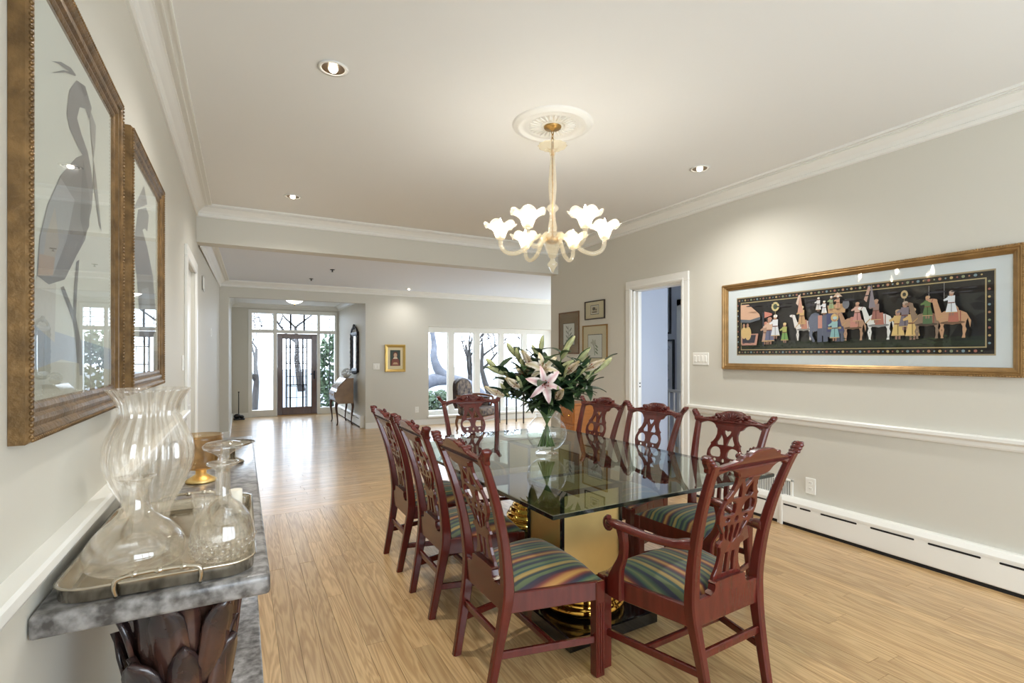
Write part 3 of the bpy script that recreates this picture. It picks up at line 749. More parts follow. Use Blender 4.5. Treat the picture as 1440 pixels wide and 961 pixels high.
    # crest rail
    top = [(0.0, 1.047), (0.045, 1.045), (0.078, 1.034), (0.088, 1.026), (0.103, 1.030), (0.116, 1.026), (0.124, 1.012), (0.150, 1.004), (0.185, 0.998), (0.215, 0.994), (0.240, 1.000), (0.262, 1.016), (0.280, 1.038), (0.292, 1.042), (0.300, 1.030), (0.292, 1.012)]
    bot = [(0.272, 0.990), (0.262, 0.972), (0.225, 0.966), (0.218, 0.955), (0.205, 0.962), (0.170, 0.972), (0.135, 0.970), (0.108, 0.958), (0.094, 0.940), (0.075, 0.932), (0.040, 0.928), (0.0, 0.927)]
    hs = smooth_path(top, 3) + smooth_path(bot, 3)
    outer = [(x * wx, z) for x, z in hs] + [(-x * wx, z) for x, z in reversed(hs[1:-1])]
    me = shape2d(outer, [], 0.030, lambda x, u, d: (x, back_y(u) + d - 0.02 * (1 - (x / 0.3) ** 2) + 0.012, up_z(u)), 0.005)
    cr = mesh_obj('crest_rail', me, M_WOOD, t)
    # carved ears and shell
    for s in (-1, 1):
        e = MB()
        for k, (dx, dz, r) in enumerate(((0.283, 1.028, 0.017), (0.271, 1.016, 0.015), (0.260, 1.004, 0.013))):
            y = back_y(1.02) + 0.012
            e.ell((s * dx * wx, y, up_z(dz)), (r, 0.026, r), 10, 6)
        e.build('carved_ear', M_WOOD, cr)
    sh = MB(); yc = back_y(1.0) + 0.012
    for k in range(9):
        a = R(-72 + 18 * k)
        p = Vector((math.sin(a) * 0.038, yc, up_z(0.985) + math.cos(a) * 0.030))
        sh.ell(p, (0.0085, 0.012, 0.034), 8, 6, Matrix.Rotation(a, 3, 'Y'))
    for s in (-1, 1):
        sh.ell((s * 0.100, yc - 0.006, up_z(1.020)), (0.016, 0.018, 0.013), 10, 6); sh.ell((s * 0.083, yc + 0.002, up_z(1.008)), (0.012, 0.012, 0.012), 8, 6)
        for q in range(4): sh.ell((s * (0.128 + 0.024 * q), yc - 0.004, up_z(1.000) - 0.004 * q), (0.016, 0.012, 0.006), 8, 5, Matrix.Rotation(s * 0.35, 3, 'Y'))
    sh.build('carved_shell', M_WOOD, cr)
    if arms:
        for s in (-1, 1):
            pts = smooth_path([(0.222, -0.245, 0.682, 0.044, 0.046), (0.236, -0.205, 0.678, 0.046, 0.044), (0.258, -0.150, 0.668, 0.036, 0.034), (0.296, -0.055, 0.672, 0.038, 0.030), (0.322, 0.020, 0.684, 0.046, 0.030), (0.334, 0.085, 0.690, 0.052, 0.032), (0.331, 0.140, 0.690, 0.040, 0.026)], 5)
            a = MB().ribbon([(s * p[0],) + p[1:] for p in pts])
            ar = a.build('arm', M_WOOD, t)
            sc = MB()   # scrolled knuckle
            ring = []
            for k in range(22):
                q = R(100 - 26 * k); rr_ = 0.030 - 0.00115 * k
                ring.append((s * 0.330, 0.142 + math.cos(q) * rr_ * 0.9, 0.676 + math.sin(q) * rr_))
            sc.tube(ring, [0.013 - 0.0004 * k for k in range(22)], 8); sc.ell((s * 0.330, 0.142, 0.674), (0.016, 0.012, 0.012), 8, 6)
            sc.build('arm_scroll', M_WOOD, ar)
            sup = []
            for (x, y, z, w, d) in smooth_path([(0.308, 0.120, 0.352, 0.032, 0.085), (0.308, 0.120, 0.43, 0.032, 0.085), (0.312, 0.100, 0.49, 0.031, 0.058), (0.320, 0.065, 0.55, 0.030, 0.044), (0.327, 0.050, 0.61, 0.030, 0.040), (0.330, 0.060, 0.675, 0.034, 0.050)], 4):
                sup.append((s * x, y, z, w, d))
            P('arm_support', MB().post(sup, 0.009), M_WOOD)
    return t
side0 = build_chair(False)
arm0 = build_chair(True)
GRP = 'carved dining chairs around the glass table'
spots = [  # x, y, facing (deg; 0 faces +y), label
    (1.195, 2.085, -89, 'carved mahogany side chair on the console side of the table, next to the near armchair'),
    (1.195, 2.80, -90, 'carved mahogany side chair, middle one of the row on the console side of the table'),
    (1.205, 3.47, -90, 'carved mahogany side chair on the console side, last of its row towards the living room'),
    (2.445, 2.18, 95, 'carved mahogany side chair in front of the long painting, beside the near armchair'),
    (2.43, 2.85, 95, 'carved mahogany side chair in front of the doorway to the blue hall'),
    (2.415, 3.47, 94, 'carved mahogany side chair behind the lilies, before the three small framed prints'),
]
for i, (x, y, a, lb) in enumerate(spots):
    c = side0 if i == 0 else copy_tree(side0)
    c.location = (x, y, 0); c.rotation_euler = (0, 0, R(a)); c['label'] = lb; c['group'] = GRP
arm0.location = (1.785, 1.665, 0); arm0.rotation_euler = (0, 0, R(3.5)); arm0['label'] = 'carved mahogany armchair with scrolled arms, its back to the camera'; arm0['group'] = GRP
c = copy_tree(arm0); c.location = (1.85, 3.98, 0); c.rotation_euler = (0, 0, R(176)); c['label'] = 'carved mahogany armchair at the living room end of the table, shell crest facing the camera'

# ================================================================== GLASS TABLE
tb = thing('dining_table', 'large rectangular glass dining table on brass pedestals with black plinths', 'table', (1.87, 2.9, 0), R(1.8))
TX, TY, TZ = 0.76, 1.10, 0.76
bev = 0.018
g = MB()
g.bbox((-TX, -TY, TZ - 0.019), (TX, TY, TZ), 0.004)
gt = g.build('glass_top', M_TABLE, tb)
eg = MB()
for (lo, hi) in (((-TX, -TY - 0.0015, TZ - 0.0185), (TX, -TY - 0.0002, TZ - 0.002)), ((-TX, TY + 0.0002, TZ - 0.0185), (TX, TY + 0.0015, TZ - 0.002)), ((-TX - 0.0015, -TY, TZ - 0.0185), (-TX - 0.0002, TY, TZ - 0.002)), ((TX + 0.0002, -TY, TZ - 0.0185), (TX + 0.0015, TY, TZ - 0.002))):
    eg.box(lo, hi)
eg.build('polished_edge', M_TABLE_EDGE, gt)
for s in (-1, 1):
    cx, cy = s * 0.235, s * 0.62
    rx_ = cx; cx = rx_ + s * 0.04; cy -= 0.02 * s
    ped = MB().bbox((cx - 0.19, cy - 0.155, 0.27), (cx + 0.19, cy + 0.155, TZ - 0.03), 0.006).build('pedestal', M_SATIN, tb)
    for a in (-1, 1):
        for b in (-1, 1): MB().box((cx + a * 0.192 - 0.008, cy + b * 0.157 - 0.008, 0.27), (cx + a * 0.192 + 0.008, cy + b * 0.157 + 0.008, TZ - 0.03)).build('corner_strip', M_BLACK, ped)
    fr = MB()
    for a in (-1, 1):
        fr.box((cx - 0.2, cy + a * 0.157 - 0.010, TZ - 0.042), (cx + 0.2, cy + a * 0.157 + 0.010, TZ - 0.021)); fr.box((cx + a * 0.192 - 0.010, cy - 0.165, TZ - 0.042), (cx + a * 0.192 + 0.010, cy + 0.165, TZ - 0.021))
    fr.build('support_frame', M_BLACK, tb)
    cx = rx_ - 0.01 * s
    prof = [(0.0, 0.07), (0.215, 0.07), (0.232, 0.085), (0.238, 0.105), (0.230, 0.122), (0.212, 0.130), (0.218, 0.142), (0.222, 0.156), (0.212, 0.170), (0.190, 0.176), (0.196, 0.188), (0.196, 0.202), (0.182, 0.212), (0.165, 0.218), (0.172, 0.232), (0.166, 0.248), (0.150, 0.256), (0.165, 0.27), (0.0, 0.271)]
    MB().lathe(prof, 40, (cx, cy, 0)).build('turned_base', M_BRASS, tb)
    MB().bbox((cx - 0.29, cy - 0.29, 0.0), (cx + 0.29, cy + 0.29, 0.07), 0.006).build('plinth', M_BLACK, tb)

# ================================================================== CHANDELIER AND CEILING
CX, CY = 1.865, 2.90
md = MB()
md.lathe([(0.0, -0.012), (0.06, -0.014), (0.075, -0.010), (0.16, -0.010), (0.172, -0.018), (0.185, -0.010), (0.21, -0.010), (0.222, -0.020), (0.236, -0.022), (0.246, -0.014), (0.262, -0.012), (0.270, -0.006), (0.274, 0.0)], 56, (0, 0, 0))
mo = md.build('ceiling_medallion', M_TRIM); mo.location = (CX, CY, CE); tag(mo, 'white round plaster medallion around the chandelier canopy', 'medallion')
for k in range(28):
    a = 2 * PI * k / 28
    MB().ell((0, 0, 0), (0.045, 0.010, 0.008), 8, 5).build('petal_relief', M_TRIM, mo, (math.cos(a) * 0.118, math.sin(a) * 0.118, -0.010), (0, 0, a))
ch = thing('chandelier', 'pale gold glass chandelier with six lily shaped lamps over the table', 'chandelier', (CX, CY, CE))
M_GILT = mat('antique_gilt', (186, 152, 96), 0.35, metal=1.0, noise=0.2, nscale=40)
MB().lathe([(0.0, -0.040), (0.012, -0.040), (0.02, -0.032), (0.055, -0.026), (0.060, -0.018), (0.060, -0.012), (0.0, -0.012)], 28).build('canopy', M_GILT, ch)
for k in range(3):
    z = -0.052 - 0.026 * k
    pts = [(0.0085 * math.cos(q), 0.0, z + 0.017 * math.sin(q)) for q in [2 * PI * i / 12 for i in range(13)]]
    if k % 2: pts = [(0, x, zz) for x, y, zz in pts]
    MB().tube(pts, 0.0028, 6, False).build('chain_link', M_GILT, ch)
ZB = -0.80
cup = MB().lathe([(0.018, -0.205), (0.020, -0.19), (0.028, -0.165), (0.045, -0.145), (0.080, -0.135), (0.098, -0.142), (0.088, -0.152), (0.05, -0.155), (0.03, -0.18)], 48, ribs=12, rib=0.05); cup.build('glass_bobeche', M_ARMGLASS, ch)
MB().lathe([(0.0, -0.118), (0.010, -0.118), (0.010, -0.20), (0.014, -0.208), (0.0, -0.21)], 16).build('collar', M_GILT, ch)
MB().lathe([(0.015, -0.205), (0.017, -0.26), (0.024, -0.34), (0.028, -0.42), (0.022, -0.50), (0.016, -0.54), (0.036, -0.555), (0.040, -0.575), (0.018, -0.60), (0.020, -0.64), (0.030, -0.70), (0.024, -0.73)], 32, ribs=10, rib=0.06).build('glass_column', M_ARMGLASS, ch)
MB().cyl((0, 0), 0.006, -0.78, -0.12, 12).build('inner_rod', M_GILT, ch)
MB().lathe([(0.0, -0.735), (0.03, -0.73), (0.062, -0.742), (0.072, -0.765), (0.062, -0.80), (0.050, -0.83), (0.034, -0.87), (0.022, -0.905), (0.0, -0.91)], 40, ribs=10, rib=0.05).build('glass_hub', M_ARMGLASS, ch)
MB().lathe([(0.0, -0.765), (0.042, -0.768), (0.046, -0.79), (0.030, -0.81), (0.0, -0.812)], 24).build('hub_socket', M_GILT, ch)
MB().lathe([(0.0, -0.905), (0.016, -0.91), (0.014, -0.925), (0.030, -0.94), (0.034, -0.955), (0.020, -0.975), (0.008, -1.0), (0.0, -1.012)], 24, ribs=8, rib=0.08).build('finial', M_ARMGLASS, ch)
shade_pts = [(0.016, 0.0), (0.024, 0.004), (0.028, 0.022), (0.033, 0.045), (0.044, 0.066), (0.066, 0.082), (0.084, 0.090), (0.087, 0.086), (0.068, 0.076), (0.046, 0.058), (0.036, 0.040), (0.030, 0.018)]
def build_shade():
    mb = MB(); n = 48; vs = []; fs = []
    for (r, z) in shade_pts:
        for k in range(n):
            a = 2 * PI * k / n; w = min(1, max(0, (r - 0.03) / 0.055))
            lob = abs(math.cos(3 * a))
            rr = r * (1 + 0.10 * w * (lob - 0.5)); zz = z - 0.022 * w * (1 - lob)
            vs.append((rr * math.cos(a), rr * math.sin(a), zz))
    m = len(shade_pts)
    for i in range(m):
        for k in range(n):
            i2 = (i + 1) % m; k2 = (k + 1) % n
            fs.append((i * n + k, i * n + k2, i2 * n + k2, i2 * n + k))
    return mb.add(vs, fs, True).mesh('glass_shade')
shade_me = build_shade(); shade_me.materials.append(M_SHADE)
bulb_me = MB().lathe([(0.0, 0.0), (0.008, 0.002), (0.014, 0.018), (0.015, 0.028), (0.011, 0.046), (0.005, 0.066), (0.0, 0.078)], 14).mesh('bulb'); bulb_me.materials.append(M_BULB)
cnd_me = MB().cyl((0, 0), 0.011, 0.0, 0.042, 14).cyl((0, 0), 0.016, -0.004, 0.004, 14).mesh('candle_socket'); cnd_me.materials.append(M_GILT)
pts = smooth_path([(0.045, 0, -0.775), (0.095, 0, -0.760), (0.150, 0, -0.800), (0.195, 0, -0.852), (0.270, 0, -0.878), (0.330, 0, -0.858), (0.353, 0, -0.815), (0.355, 0, -0.775)], 5)
arm_me = MB().tube(pts, [0.0145] * len(pts), 12).mesh('arm'); arm_me.materials.append(M_ARMGLASS)
leaf_pts = smooth_path([(0.04, 0, -0.755), (0.075, 0, -0.70), (0.105, 0, -0.715), (0.115, 0, -0.75)], 4)
for k in range(6):
    a = R(-28.156 + 90 + 30 + 60 * k)
    ar = inst('arm', arm_me, ch, (0, 0, 0), (0, 0, a))
    inst('candle_socket', cnd_me, ar, (0.355, 0, -0.770))
    inst('glass_shade', shade_me, ar, (0.355, 0, -0.782), (0, 0, R(15 * k)), (1.27, 1.27, 1.3))
    inst('bulb', bulb_me, ar, (0.355, 0, -0.728), (0, 0, 0), (1.2, 1.2, 1.2))
def can(loc, label, power, r=0.062, tilt=(0, 0)):
    t = thing('recessed_light', label, 'light', loc, 0, 'recessed ceiling lights')
    MB().lathe([(r, 0.0), (r + 0.014, -0.002), (r + 0.020, -0.005), (r + 0.004, -0.008), (r - 0.004, -0.004), (r - 0.004, 0.0)], 28).build('trim_ring', M_TRIM, t)
    MB().lathe([(r - 0.002, -0.005), (r - 0.010, -0.0035), (0.0, -0.003)], 28).build('baffle', mat('can_baffle', (120, 104, 84), 0.35, metal=0.6), t)
    MB().lathe([(0.0, -0.022), (0.018, -0.020), (0.024, -0.010), (0.024, -0.004)], 18).build('lamp_face', mat('lit_can', (255, 255, 255), 0.4, emit=(255, 244, 226), estr=9.0), t)
    d = bpy.data.lights.new('can_lamp', 'SPOT'); d.energy = power; d.spot_size = R(150); d.spot_blend = 1.0; d.shadow_soft_size = 0.05; d.color = (1.0, 0.97, 0.93)
    o = bpy.data.objects.new('can_lamp', d); link(o, t); o.location = (0, 0, -0.03); o.rotation_euler = (tilt[0], tilt[1], 0)
    return t
for (x, y, lb) in ((0.44, 2.89, 'recessed ceiling light near the heron prints'), (0.444, 5.41, 'recessed ceiling light close to the beam'), (3.386, 2.99, 'recessed ceiling light by the long painting')):
    can((x, y, CE), lb, CAN_W)
can((2.85, 9.55, CL), 'recessed ceiling light washing the small portrait in the living room', 13.0, 0.05, (R(6), 0))

# ================================================================== FRAMED PICTURES
class Art(MB):
    """flat print on the plane (a, b); each later shape lies a hair above the one before"""
    def __init__(s, f): super().__init__(); s.m = f; s.k = 0
    def poly(s, pts, col):
        s.k += 1
        s.add([s.m(x, y, 0.00012 * s.k) for x, y in pts], [tuple(range(len(pts)))], False, col); return s
    def rect(s, x0, y0, x1, y1, col): return s.poly([(x0, y0), (x1, y0), (x1, y1), (x0, y1)], col)
    def oval(s, cx, cy, rx, ry, col, rot=0.0, n=12): return s.poly(oval(cx, cy, rx, ry, n, rot), col)
def frame_part(t, a0, a1, b0, b1, w, d, f, m, prof=None, beads=None):
    """four mitred frame members; f(a, b, depth) -> point, depth grows away from the wall"""
    prof = prof or [(0, 0), (0, 0.7), (0.12, 0.95), (0.3, 1.0), (0.42, 0.8), (0.55, 0.85), (0.7, 0.65), (0.85, 0.55), (1.0, 0.4), (1.0, 0.0)]
    C = [(a0, b0, 1, 1), (a1, b0, -1, 1), (a1, b1, -1, -1), (a0, b1, 1, -1)]
    for i in range(4):
        p, q = C[i], C[(i + 1) % 4]
        secs = [[f(k[0] + k[2] * w * u, k[1] + k[3] * w * u, d * v) for u, v in prof] for k in (p, q)]
        o = MB().loft(secs).build('frame_rail', m, t)
        if beads:
            bm_, r, off, dep = beads
            ln = math.hypot(q[0] - p[0], q[1] - p[1]); n = int(ln / (r * 2.3)); bd = MB()
            for k in range(n):
                u = (k + 0.5) / n
                A = p[0] + p[2] * w * off + (q[0] + q[2] * w * off - p[0] - p[2] * w * off) * u
                B = p[1] + p[3] * w * off + (q[1] + q[3] * w * off - p[1] - p[3] * w * off) * u
                c = Vector(f(A, B, d * dep)); bd.ell(c, (r, r, r), 6, 4)
            x = bd.build('beading', bm_, o); x['kind'] = 'stuff'

# ---- heron prints on the left wall
fL = lambda ox: (lambda y, z, d: (ox + d, y, z))
def heron_frame(label, y0, y1, z0, z1):
    t = thing('framed_print', label, 'picture', (XL + 0.001, 0, 0), 0, 'gilt framed bird prints')
    f = lambda y, z, d: (d, y, z)
    frame_part(t, y0, y1, z0, z1, 0.085, 0.036, f, M_GOLDFR, [(0, 0), (0, 0.75), (0.08, 0.95), (0.2, 1.0), (0.3, 0.86), (0.36, 0.7), (0.5, 0.8), (0.62, 0.76), (0.7, 0.55), (0.8, 0.6), (0.92, 0.5), (1.0, 0.3), (1.0, 0.0)], (M_GOLDFR, 0.0055, 0.10, 0.95))
    MB().box((0.0, y0 + 0.07, z0 + 0.07), (0.012, y1 - 0.07, z1 - 0.07)).build('paper', M_PAPER, t)
    MB().box((0.0145, y0 + 0.075, z0 + 0.075), (0.0165, y1 - 0.075, z1 - 0.075)).build('glass', M_PICGLASS, t)
    return t
t = heron_frame('large gilt framed print of a tall grey wading bird above the console', 1.385, 2.32, 1.245, 2.352)
a = Art(lambda y, z, d: (0.0124 + d, y * 1.05, 1.43 + (z - 1.43) * 1.05)); G1, G2, G3 = (124, 124, 128), (98, 100, 106), (146, 145, 144)
a.poly([(1.33, 1.33), (2.14, 1.33), (2.14, 1.40), (1.33, 1.42)], (196, 190, 170)).poly([(1.33, 1.39), (1.60, 1.42), (2.14, 1.38), (2.14, 1.45), (1.33, 1.50)], (182, 190, 202))
a.poly([(1.56, 1.60), (1.43, 1.60), (1.40, 1.50), (1.55, 1.46)], (206, 200, 190))
a.poly([(1.593, 1.594), (1.618, 1.601), (1.72, 1.535), (1.772, 1.463), (1.784, 1.375), (1.757, 1.376), (1.742, 1.451), (1.691, 1.523)], (132, 130, 130))
a.poly([(1.727, 1.679), (1.753, 1.689), (1.734, 1.611), (1.72, 1.525), (1.764, 1.408), (1.734, 1.409), (1.698, 1.534), (1.705, 1.608)], (132, 130, 130))
a.poly([(1.727, 2.161), (1.664, 2.106), (1.641, 2.035), (1.664, 2.009), (1.727, 1.992), (1.784, 1.982), (1.72, 1.952), (1.593, 1.865), (1.502, 1.773), (1.451, 1.69), (1.432, 1.601), (1.508, 1.591), (1.625, 1.618), (1.727, 1.695), (1.812, 1.755), (1.88, 1.862), (1.898, 1.925), (1.871, 1.975), (1.837, 2.01), (1.772, 2.036), (1.731, 2.062), (1.757, 2.102), (1.812, 2.122), (1.854, 2.108), (1.88, 2.153), (1.812, 2.185)], G1)
a.poly([(1.593, 1.86), (1.502, 1.769), (1.451, 1.686), (1.437, 1.602), (1.535, 1.615), (1.641, 1.72), (1.709, 1.838)], (158, 160, 164)).poly([(1.55, 1.78), (1.49, 1.70), (1.46, 1.61), (1.52, 1.62), (1.58, 1.70)], (172, 162, 150))
a.poly([(1.437, 1.602), (1.535, 1.615), (1.55, 1.66), (1.445, 1.65)], (172, 142, 120))
a.poly([(1.79, 1.97), (1.86, 1.88), (1.85, 1.80), (1.80, 1.76), (1.76, 1.80), (1.77, 1.90)], G2)
a.poly([(1.854, 2.142), (1.926, 2.119), (1.916, 2.05), (1.898, 2.008), (1.871, 2.068)], (158, 156, 152))
a.poly([(1.898, 2.008), (1.926, 1.969), (1.994, 1.816), (1.964, 1.834), (1.898, 1.937)], G3)
a.poly([(1.521, 2.106), (1.593, 2.141), (1.674, 2.167), (1.72, 2.17), (1.702, 2.16), (1.641, 2.146), (1.578, 2.128)], (120, 120, 122)).poly([(1.524, 2.08), (1.609, 2.129), (1.709, 2.171), (1.712, 2.165), (1.625, 2.131)], (120, 120, 122))
a.poly([(1.75, 2.165), (1.80, 2.15), (1.83, 2.17), (1.80, 2.18)], (96, 96, 102))
for k in range(6): a.rect(1.36 + 0.11 * k, 1.345, 1.362 + 0.11 * k, 1.42 + 0.03 * math.sin(k * 2.0), (160, 168, 158))
a.build('printed_bird', M_INK, t)
t = heron_frame('gilt framed print of a grey bird with upturned bill, farther along the left wall', 2.50, 3.44, 1.27, 2.352)
a = Art(lambda y, z, d: (0.0124 + d, y * 1.05, 1.43 + (z - 1.43) * 1.05))
a.poly([(2.50, 1.36), (3.22, 1.36), (3.22, 1.45), (2.50, 1.47)], (190, 186, 172))
a.poly([(2.632, 2.047), (2.56, 1.935), (2.545, 1.834), (2.604, 1.748), (2.66, 1.62), (2.66, 1.50), (2.90, 1.46), (3.10, 1.55), (3.112, 1.673), (3.034, 1.824), (2.867, 1.931), (2.739, 1.986), (2.801, 2.005), (2.867, 2.005), (2.913, 2.09), (2.834, 2.108)], G1)
a.poly([(2.78, 2.193), (2.60, 2.075), (2.52, 2.02), (2.66, 2.063), (2.867, 2.131)], (138, 138, 140)).poly([(2.72, 1.72), (2.70, 1.55), (2.88, 1.50), (2.98, 1.60), (2.90, 1.75)], (150, 156, 166))
a.rect(2.78, 1.38, 2.795, 1.5, (130, 128, 124)).rect(2.88, 1.38, 2.895, 1.5, (130, 128, 124))
a.build('printed_bird', M_INK, t)

# ---- long procession painting on the right wall
t = thing('framed_painting', 'long gilt framed painting of a procession with elephant, horses and camels', 'painting', (XR - 0.001, 0, 0))
f = lambda y, z, d: (-d, y, z)
frame_part(t, 1.195, 3.325, 1.297, 2.099, 0.058, 0.04, f, M_GOLDFR2, None, (M_GOLDFR2, 0.006, 0.10, 0.92))
MB().box((-0.010, 1.24, 1.34), (0, 3.28, 2.055)).build('mat_board', M_MATTE, t)
MB().box((-0.0175, 1.245, 1.345), (-0.015, 3.275, 2.05)).build('glass', M_PICGLASS, t)
PW_, PH_ = 3.169 - 1.340, 1.955 - 1.439
a = Art(lambda s_, v_, d: (-0.0104 - d, 3.169 - s_ * PW_, 1.439 + v_ * PH_))
asp = PH_ / PW_
a.rect(-0.004, -0.02, 1.004, 1.02, (176, 150, 104)).rect(0, 0, 1, 1, (34, 26, 24))
a.rect(0.020, 0.075, 0.980, 0.925, (190, 164, 104)).rect(0.024, 0.09, 0.976, 0.91, (38, 33, 32))
a.rect(0.024, 0.09, 0.976, 0.22, (40, 46, 34)).rect(0.024, 0.11, 0.976, 0.17, (48, 56, 38))
rg = random.Random(4)
pal = [(176, 120, 78), (120, 150, 160), (190, 160, 90), (160, 90, 70), (140, 150, 110)]
for k in range(58):
    u = 0.012 + k * 0.0168; c = pal[k % 5]; rr = 0.0052 if k % 2 == 0 else 0.003
    a.oval(u, 0.963, rr, rr / asp, c, 0, 8).oval(u, 0.037, rr, rr / asp, pal[(k + 2) % 5], 0, 8)
for k in range(9):
    v = 0.13 + k * 0.093
    a.oval(0.010, v, 0.004, 0.004 / asp, pal[k % 5], 0, 8).oval(0.990, v, 0.004, 0.004 / asp, pal[(k + 1) % 5], 0, 8)
def E_(x, y, rx, ry, c, rot=0): a.oval(x, y, rx, ry / asp, c, rot)
# the drawing helper: x in painting widths, y 0..1 of height, radii in widths
def man(x, y, h, coat, skirt, turban, hat=True):
    h *= 0.92; w = h * asp * 0.22
    a.poly([(x - w * 0.9, y + h * 0.12), (x + w * 0.9, y + h * 0.12), (x + w * 0.5, y + h * 0.55), (x - w * 0.5, y + h * 0.55)], skirt)
    a.rect(x - w * 0.35, y, x - w * 0.08, y + h * 0.14, (150, 110, 90)); a.rect(x + w * 0.08, y, x + w * 0.35, y + h * 0.14, (150, 110, 90))
    a.poly([(x - w * 0.5, y + h * 0.50), (x + w * 0.5, y + h * 0.50), (x + w * 0.55, y + h * 0.80), (x - w * 0.55, y + h * 0.80)], coat)
    a.poly([(x - w * 0.5, y + h * 0.76), (x - w * 1.2, y + h * 0.66), (x - w * 1.1, y + h * 0.60), (x - w * 0.4, y + h * 0.64)], coat)
    a.rect(x - w * 0.5, y + h * 0.50, x + w * 0.5, y + h * 0.54, (120, 70, 50)); a.rect(x - w * 0.07, y + h * 0.16, x + w * 0.07, y + h * 0.5, tuple(int(c * 0.7) for c in skirt)); a.poly([(x - w * 0.9, y + h * 0.12), (x + w * 0.9, y + h * 0.12), (x + w * 0.86, y + h * 0.15), (x - w * 0.86, y + h * 0.15)], (196, 160, 90))
    a.oval(x, y + h * 0.87, w * 0.34, h * 0.085, (178, 128, 96)); a.oval(x + w * 0.06, y + h * 0.94, w * 0.40, h * 0.065, turban)
def beast(x, y, h, col, neck=0.5, hump=False, cloth=None):
    """quadruped facing left, h = height at the back"""
    w = h * asp * 0.62
    for dx, b in ((-0.42, 0.1), (-0.28, -0.16), (0.38, 0.16), (0.52, -0.05)):
        a.poly([(x + w * dx - w * 0.06, y + h * 0.5), (x + w * dx + w * 0.06, y + h * 0.5), (x + w * (dx + b) + w * 0.05, y + h * 0.25), (x + w * (dx + b * 0.4) + w * 0.04, y), (x + w * (dx + b * 0.4) - w * 0.04, y), (x + w * (dx + b) - w * 0.04, y + h * 0.25)], col)
    a.oval(x + w * 0.05, y + h * 0.62, w * 0.62, h * 0.22, col)
    a.poly([(x - w * 0.58, y + h * 0.54), (x - w * 0.36, y + h * 0.72), (x - w * 0.58, y + h * (0.78 + neck * 0.42)), (x - w * 0.76, y + h * (0.76 + neck * 0.40))], col)
    a.oval(x - w * 0.74, y + h * (0.74 + neck * 0.42), w * 0.20, h * 0.06, col, 0.5 * asp)
    if hump: a.oval(x + w * 0.1, y + h * 0.82, w * 0.2, h * 0.16, col)
    a.poly([(x + w * 0.62, y + h * 0.68), (x + w * 0.76, y + h * 0.5), (x + w * 0.72, y + h * 0.3), (x + w * 0.66, y + h * 0.5)], col)
    dk = tuple(int(c * 0.62) for c in col)
    a.poly([(x - w * 0.80, y + h * (0.70 + neck * 0.42)), (x - w * 0.72, y + h * (0.80 + neck * 0.42)), (x - w * 0.69, y + h * (0.80 + neck * 0.42)), (x - w * 0.77, y + h * (0.70 + neck * 0.42))], (150, 70, 50)); a.poly([(x - w * 0.56, y + h * 0.56), (x - w * 0.34, y + h * 0.70), (x - w * 0.33, y + h * 0.67), (x - w * 0.54, y + h * 0.53)], (190, 150, 80)); a.oval(x + w * 0.05, y + h * 0.46, w * 0.5, h * 0.05, dk); a.rect(x + w * 0.34, y + h * 0.5, x + w * 0.38, y + h * 0.8, (150, 70, 50))
    if cloth: a.poly([(x - w * 0.12, y + h * 0.48), (x + w * 0.30, y + h * 0.48), (x + w * 0.26, y + h * 0.86), (x - w * 0.08, y + h * 0.86)], cloth)
# tent and seated figures
a.poly([(0.026, 0.62), (0.026, 0.88), (0.070, 0.88), (0.13, 0.70), (0.135, 0.64), (0.08, 0.60)], (206, 160, 124)).poly([(0.026, 0.57), (0.026, 0.625), (0.08, 0.605), (0.135, 0.65), (0.135, 0.60), (0.08, 0.555)], (96, 104, 112))
a.poly([(0.03, 0.16), (0.115, 0.16), (0.125, 0.36), (0.03, 0.36)], (190, 134, 110)).poly([(0.036, 0.20), (0.104, 0.20), (0.112, 0.34), (0.036, 0.34)], (64, 62, 74))
E_(0.045, 0.38, 0.016, 0.030, (206, 172, 96)); E_(0.068, 0.37, 0.018, 0.034, (206, 172, 96)); E_(0.045, 0.51, 0.007, 0.010, (176, 128, 96)); E_(0.066, 0.51, 0.007, 0.010, (176, 128, 96))
a.rect(0.148, 0.14, 0.156, 0.72, (70, 72, 82))
man(0.165, 0.17, 0.42, (178, 140, 110), (188, 150, 130), (200, 120, 90)); man(0.185, 0.17, 0.50, (210, 170, 140), (106, 110, 140), (190, 130, 100)); man(0.215, 0.26, 0.44, (222, 226, 230), (214, 220, 226), (230, 230, 226)); man(0.262, 0.19, 0.36, (170, 176, 84), (112, 160, 74), (220, 190, 120))
E_(0.216, 0.80, 0.020, 0.022, (206, 190, 120)); E_(0.216, 0.80, 0.011, 0.013, (80, 96, 70)); a.rect(0.215, 0.60, 0.217, 0.74, (190, 170, 120)); a.poly([(0.16, 0.62), (0.20, 0.66), (0.20, 0.69), (0.16, 0.73)], (196, 110, 84))
# first horse and banner
beast(0.350, 0.22, 0.38, (224, 222, 216), 0.75, False, (190, 120, 90)); man(0.345, 0.44, 0.36, (206, 166, 90), (196, 150, 90), (220, 200, 150)); a.poly([(0.325, 0.66), (0.352, 0.66), (0.338, 0.97)], (206, 146, 116)); a.poly([(0.318, 0.82), (0.330, 0.95), (0.338, 0.95), (0.328, 0.78)], (216, 190, 170))
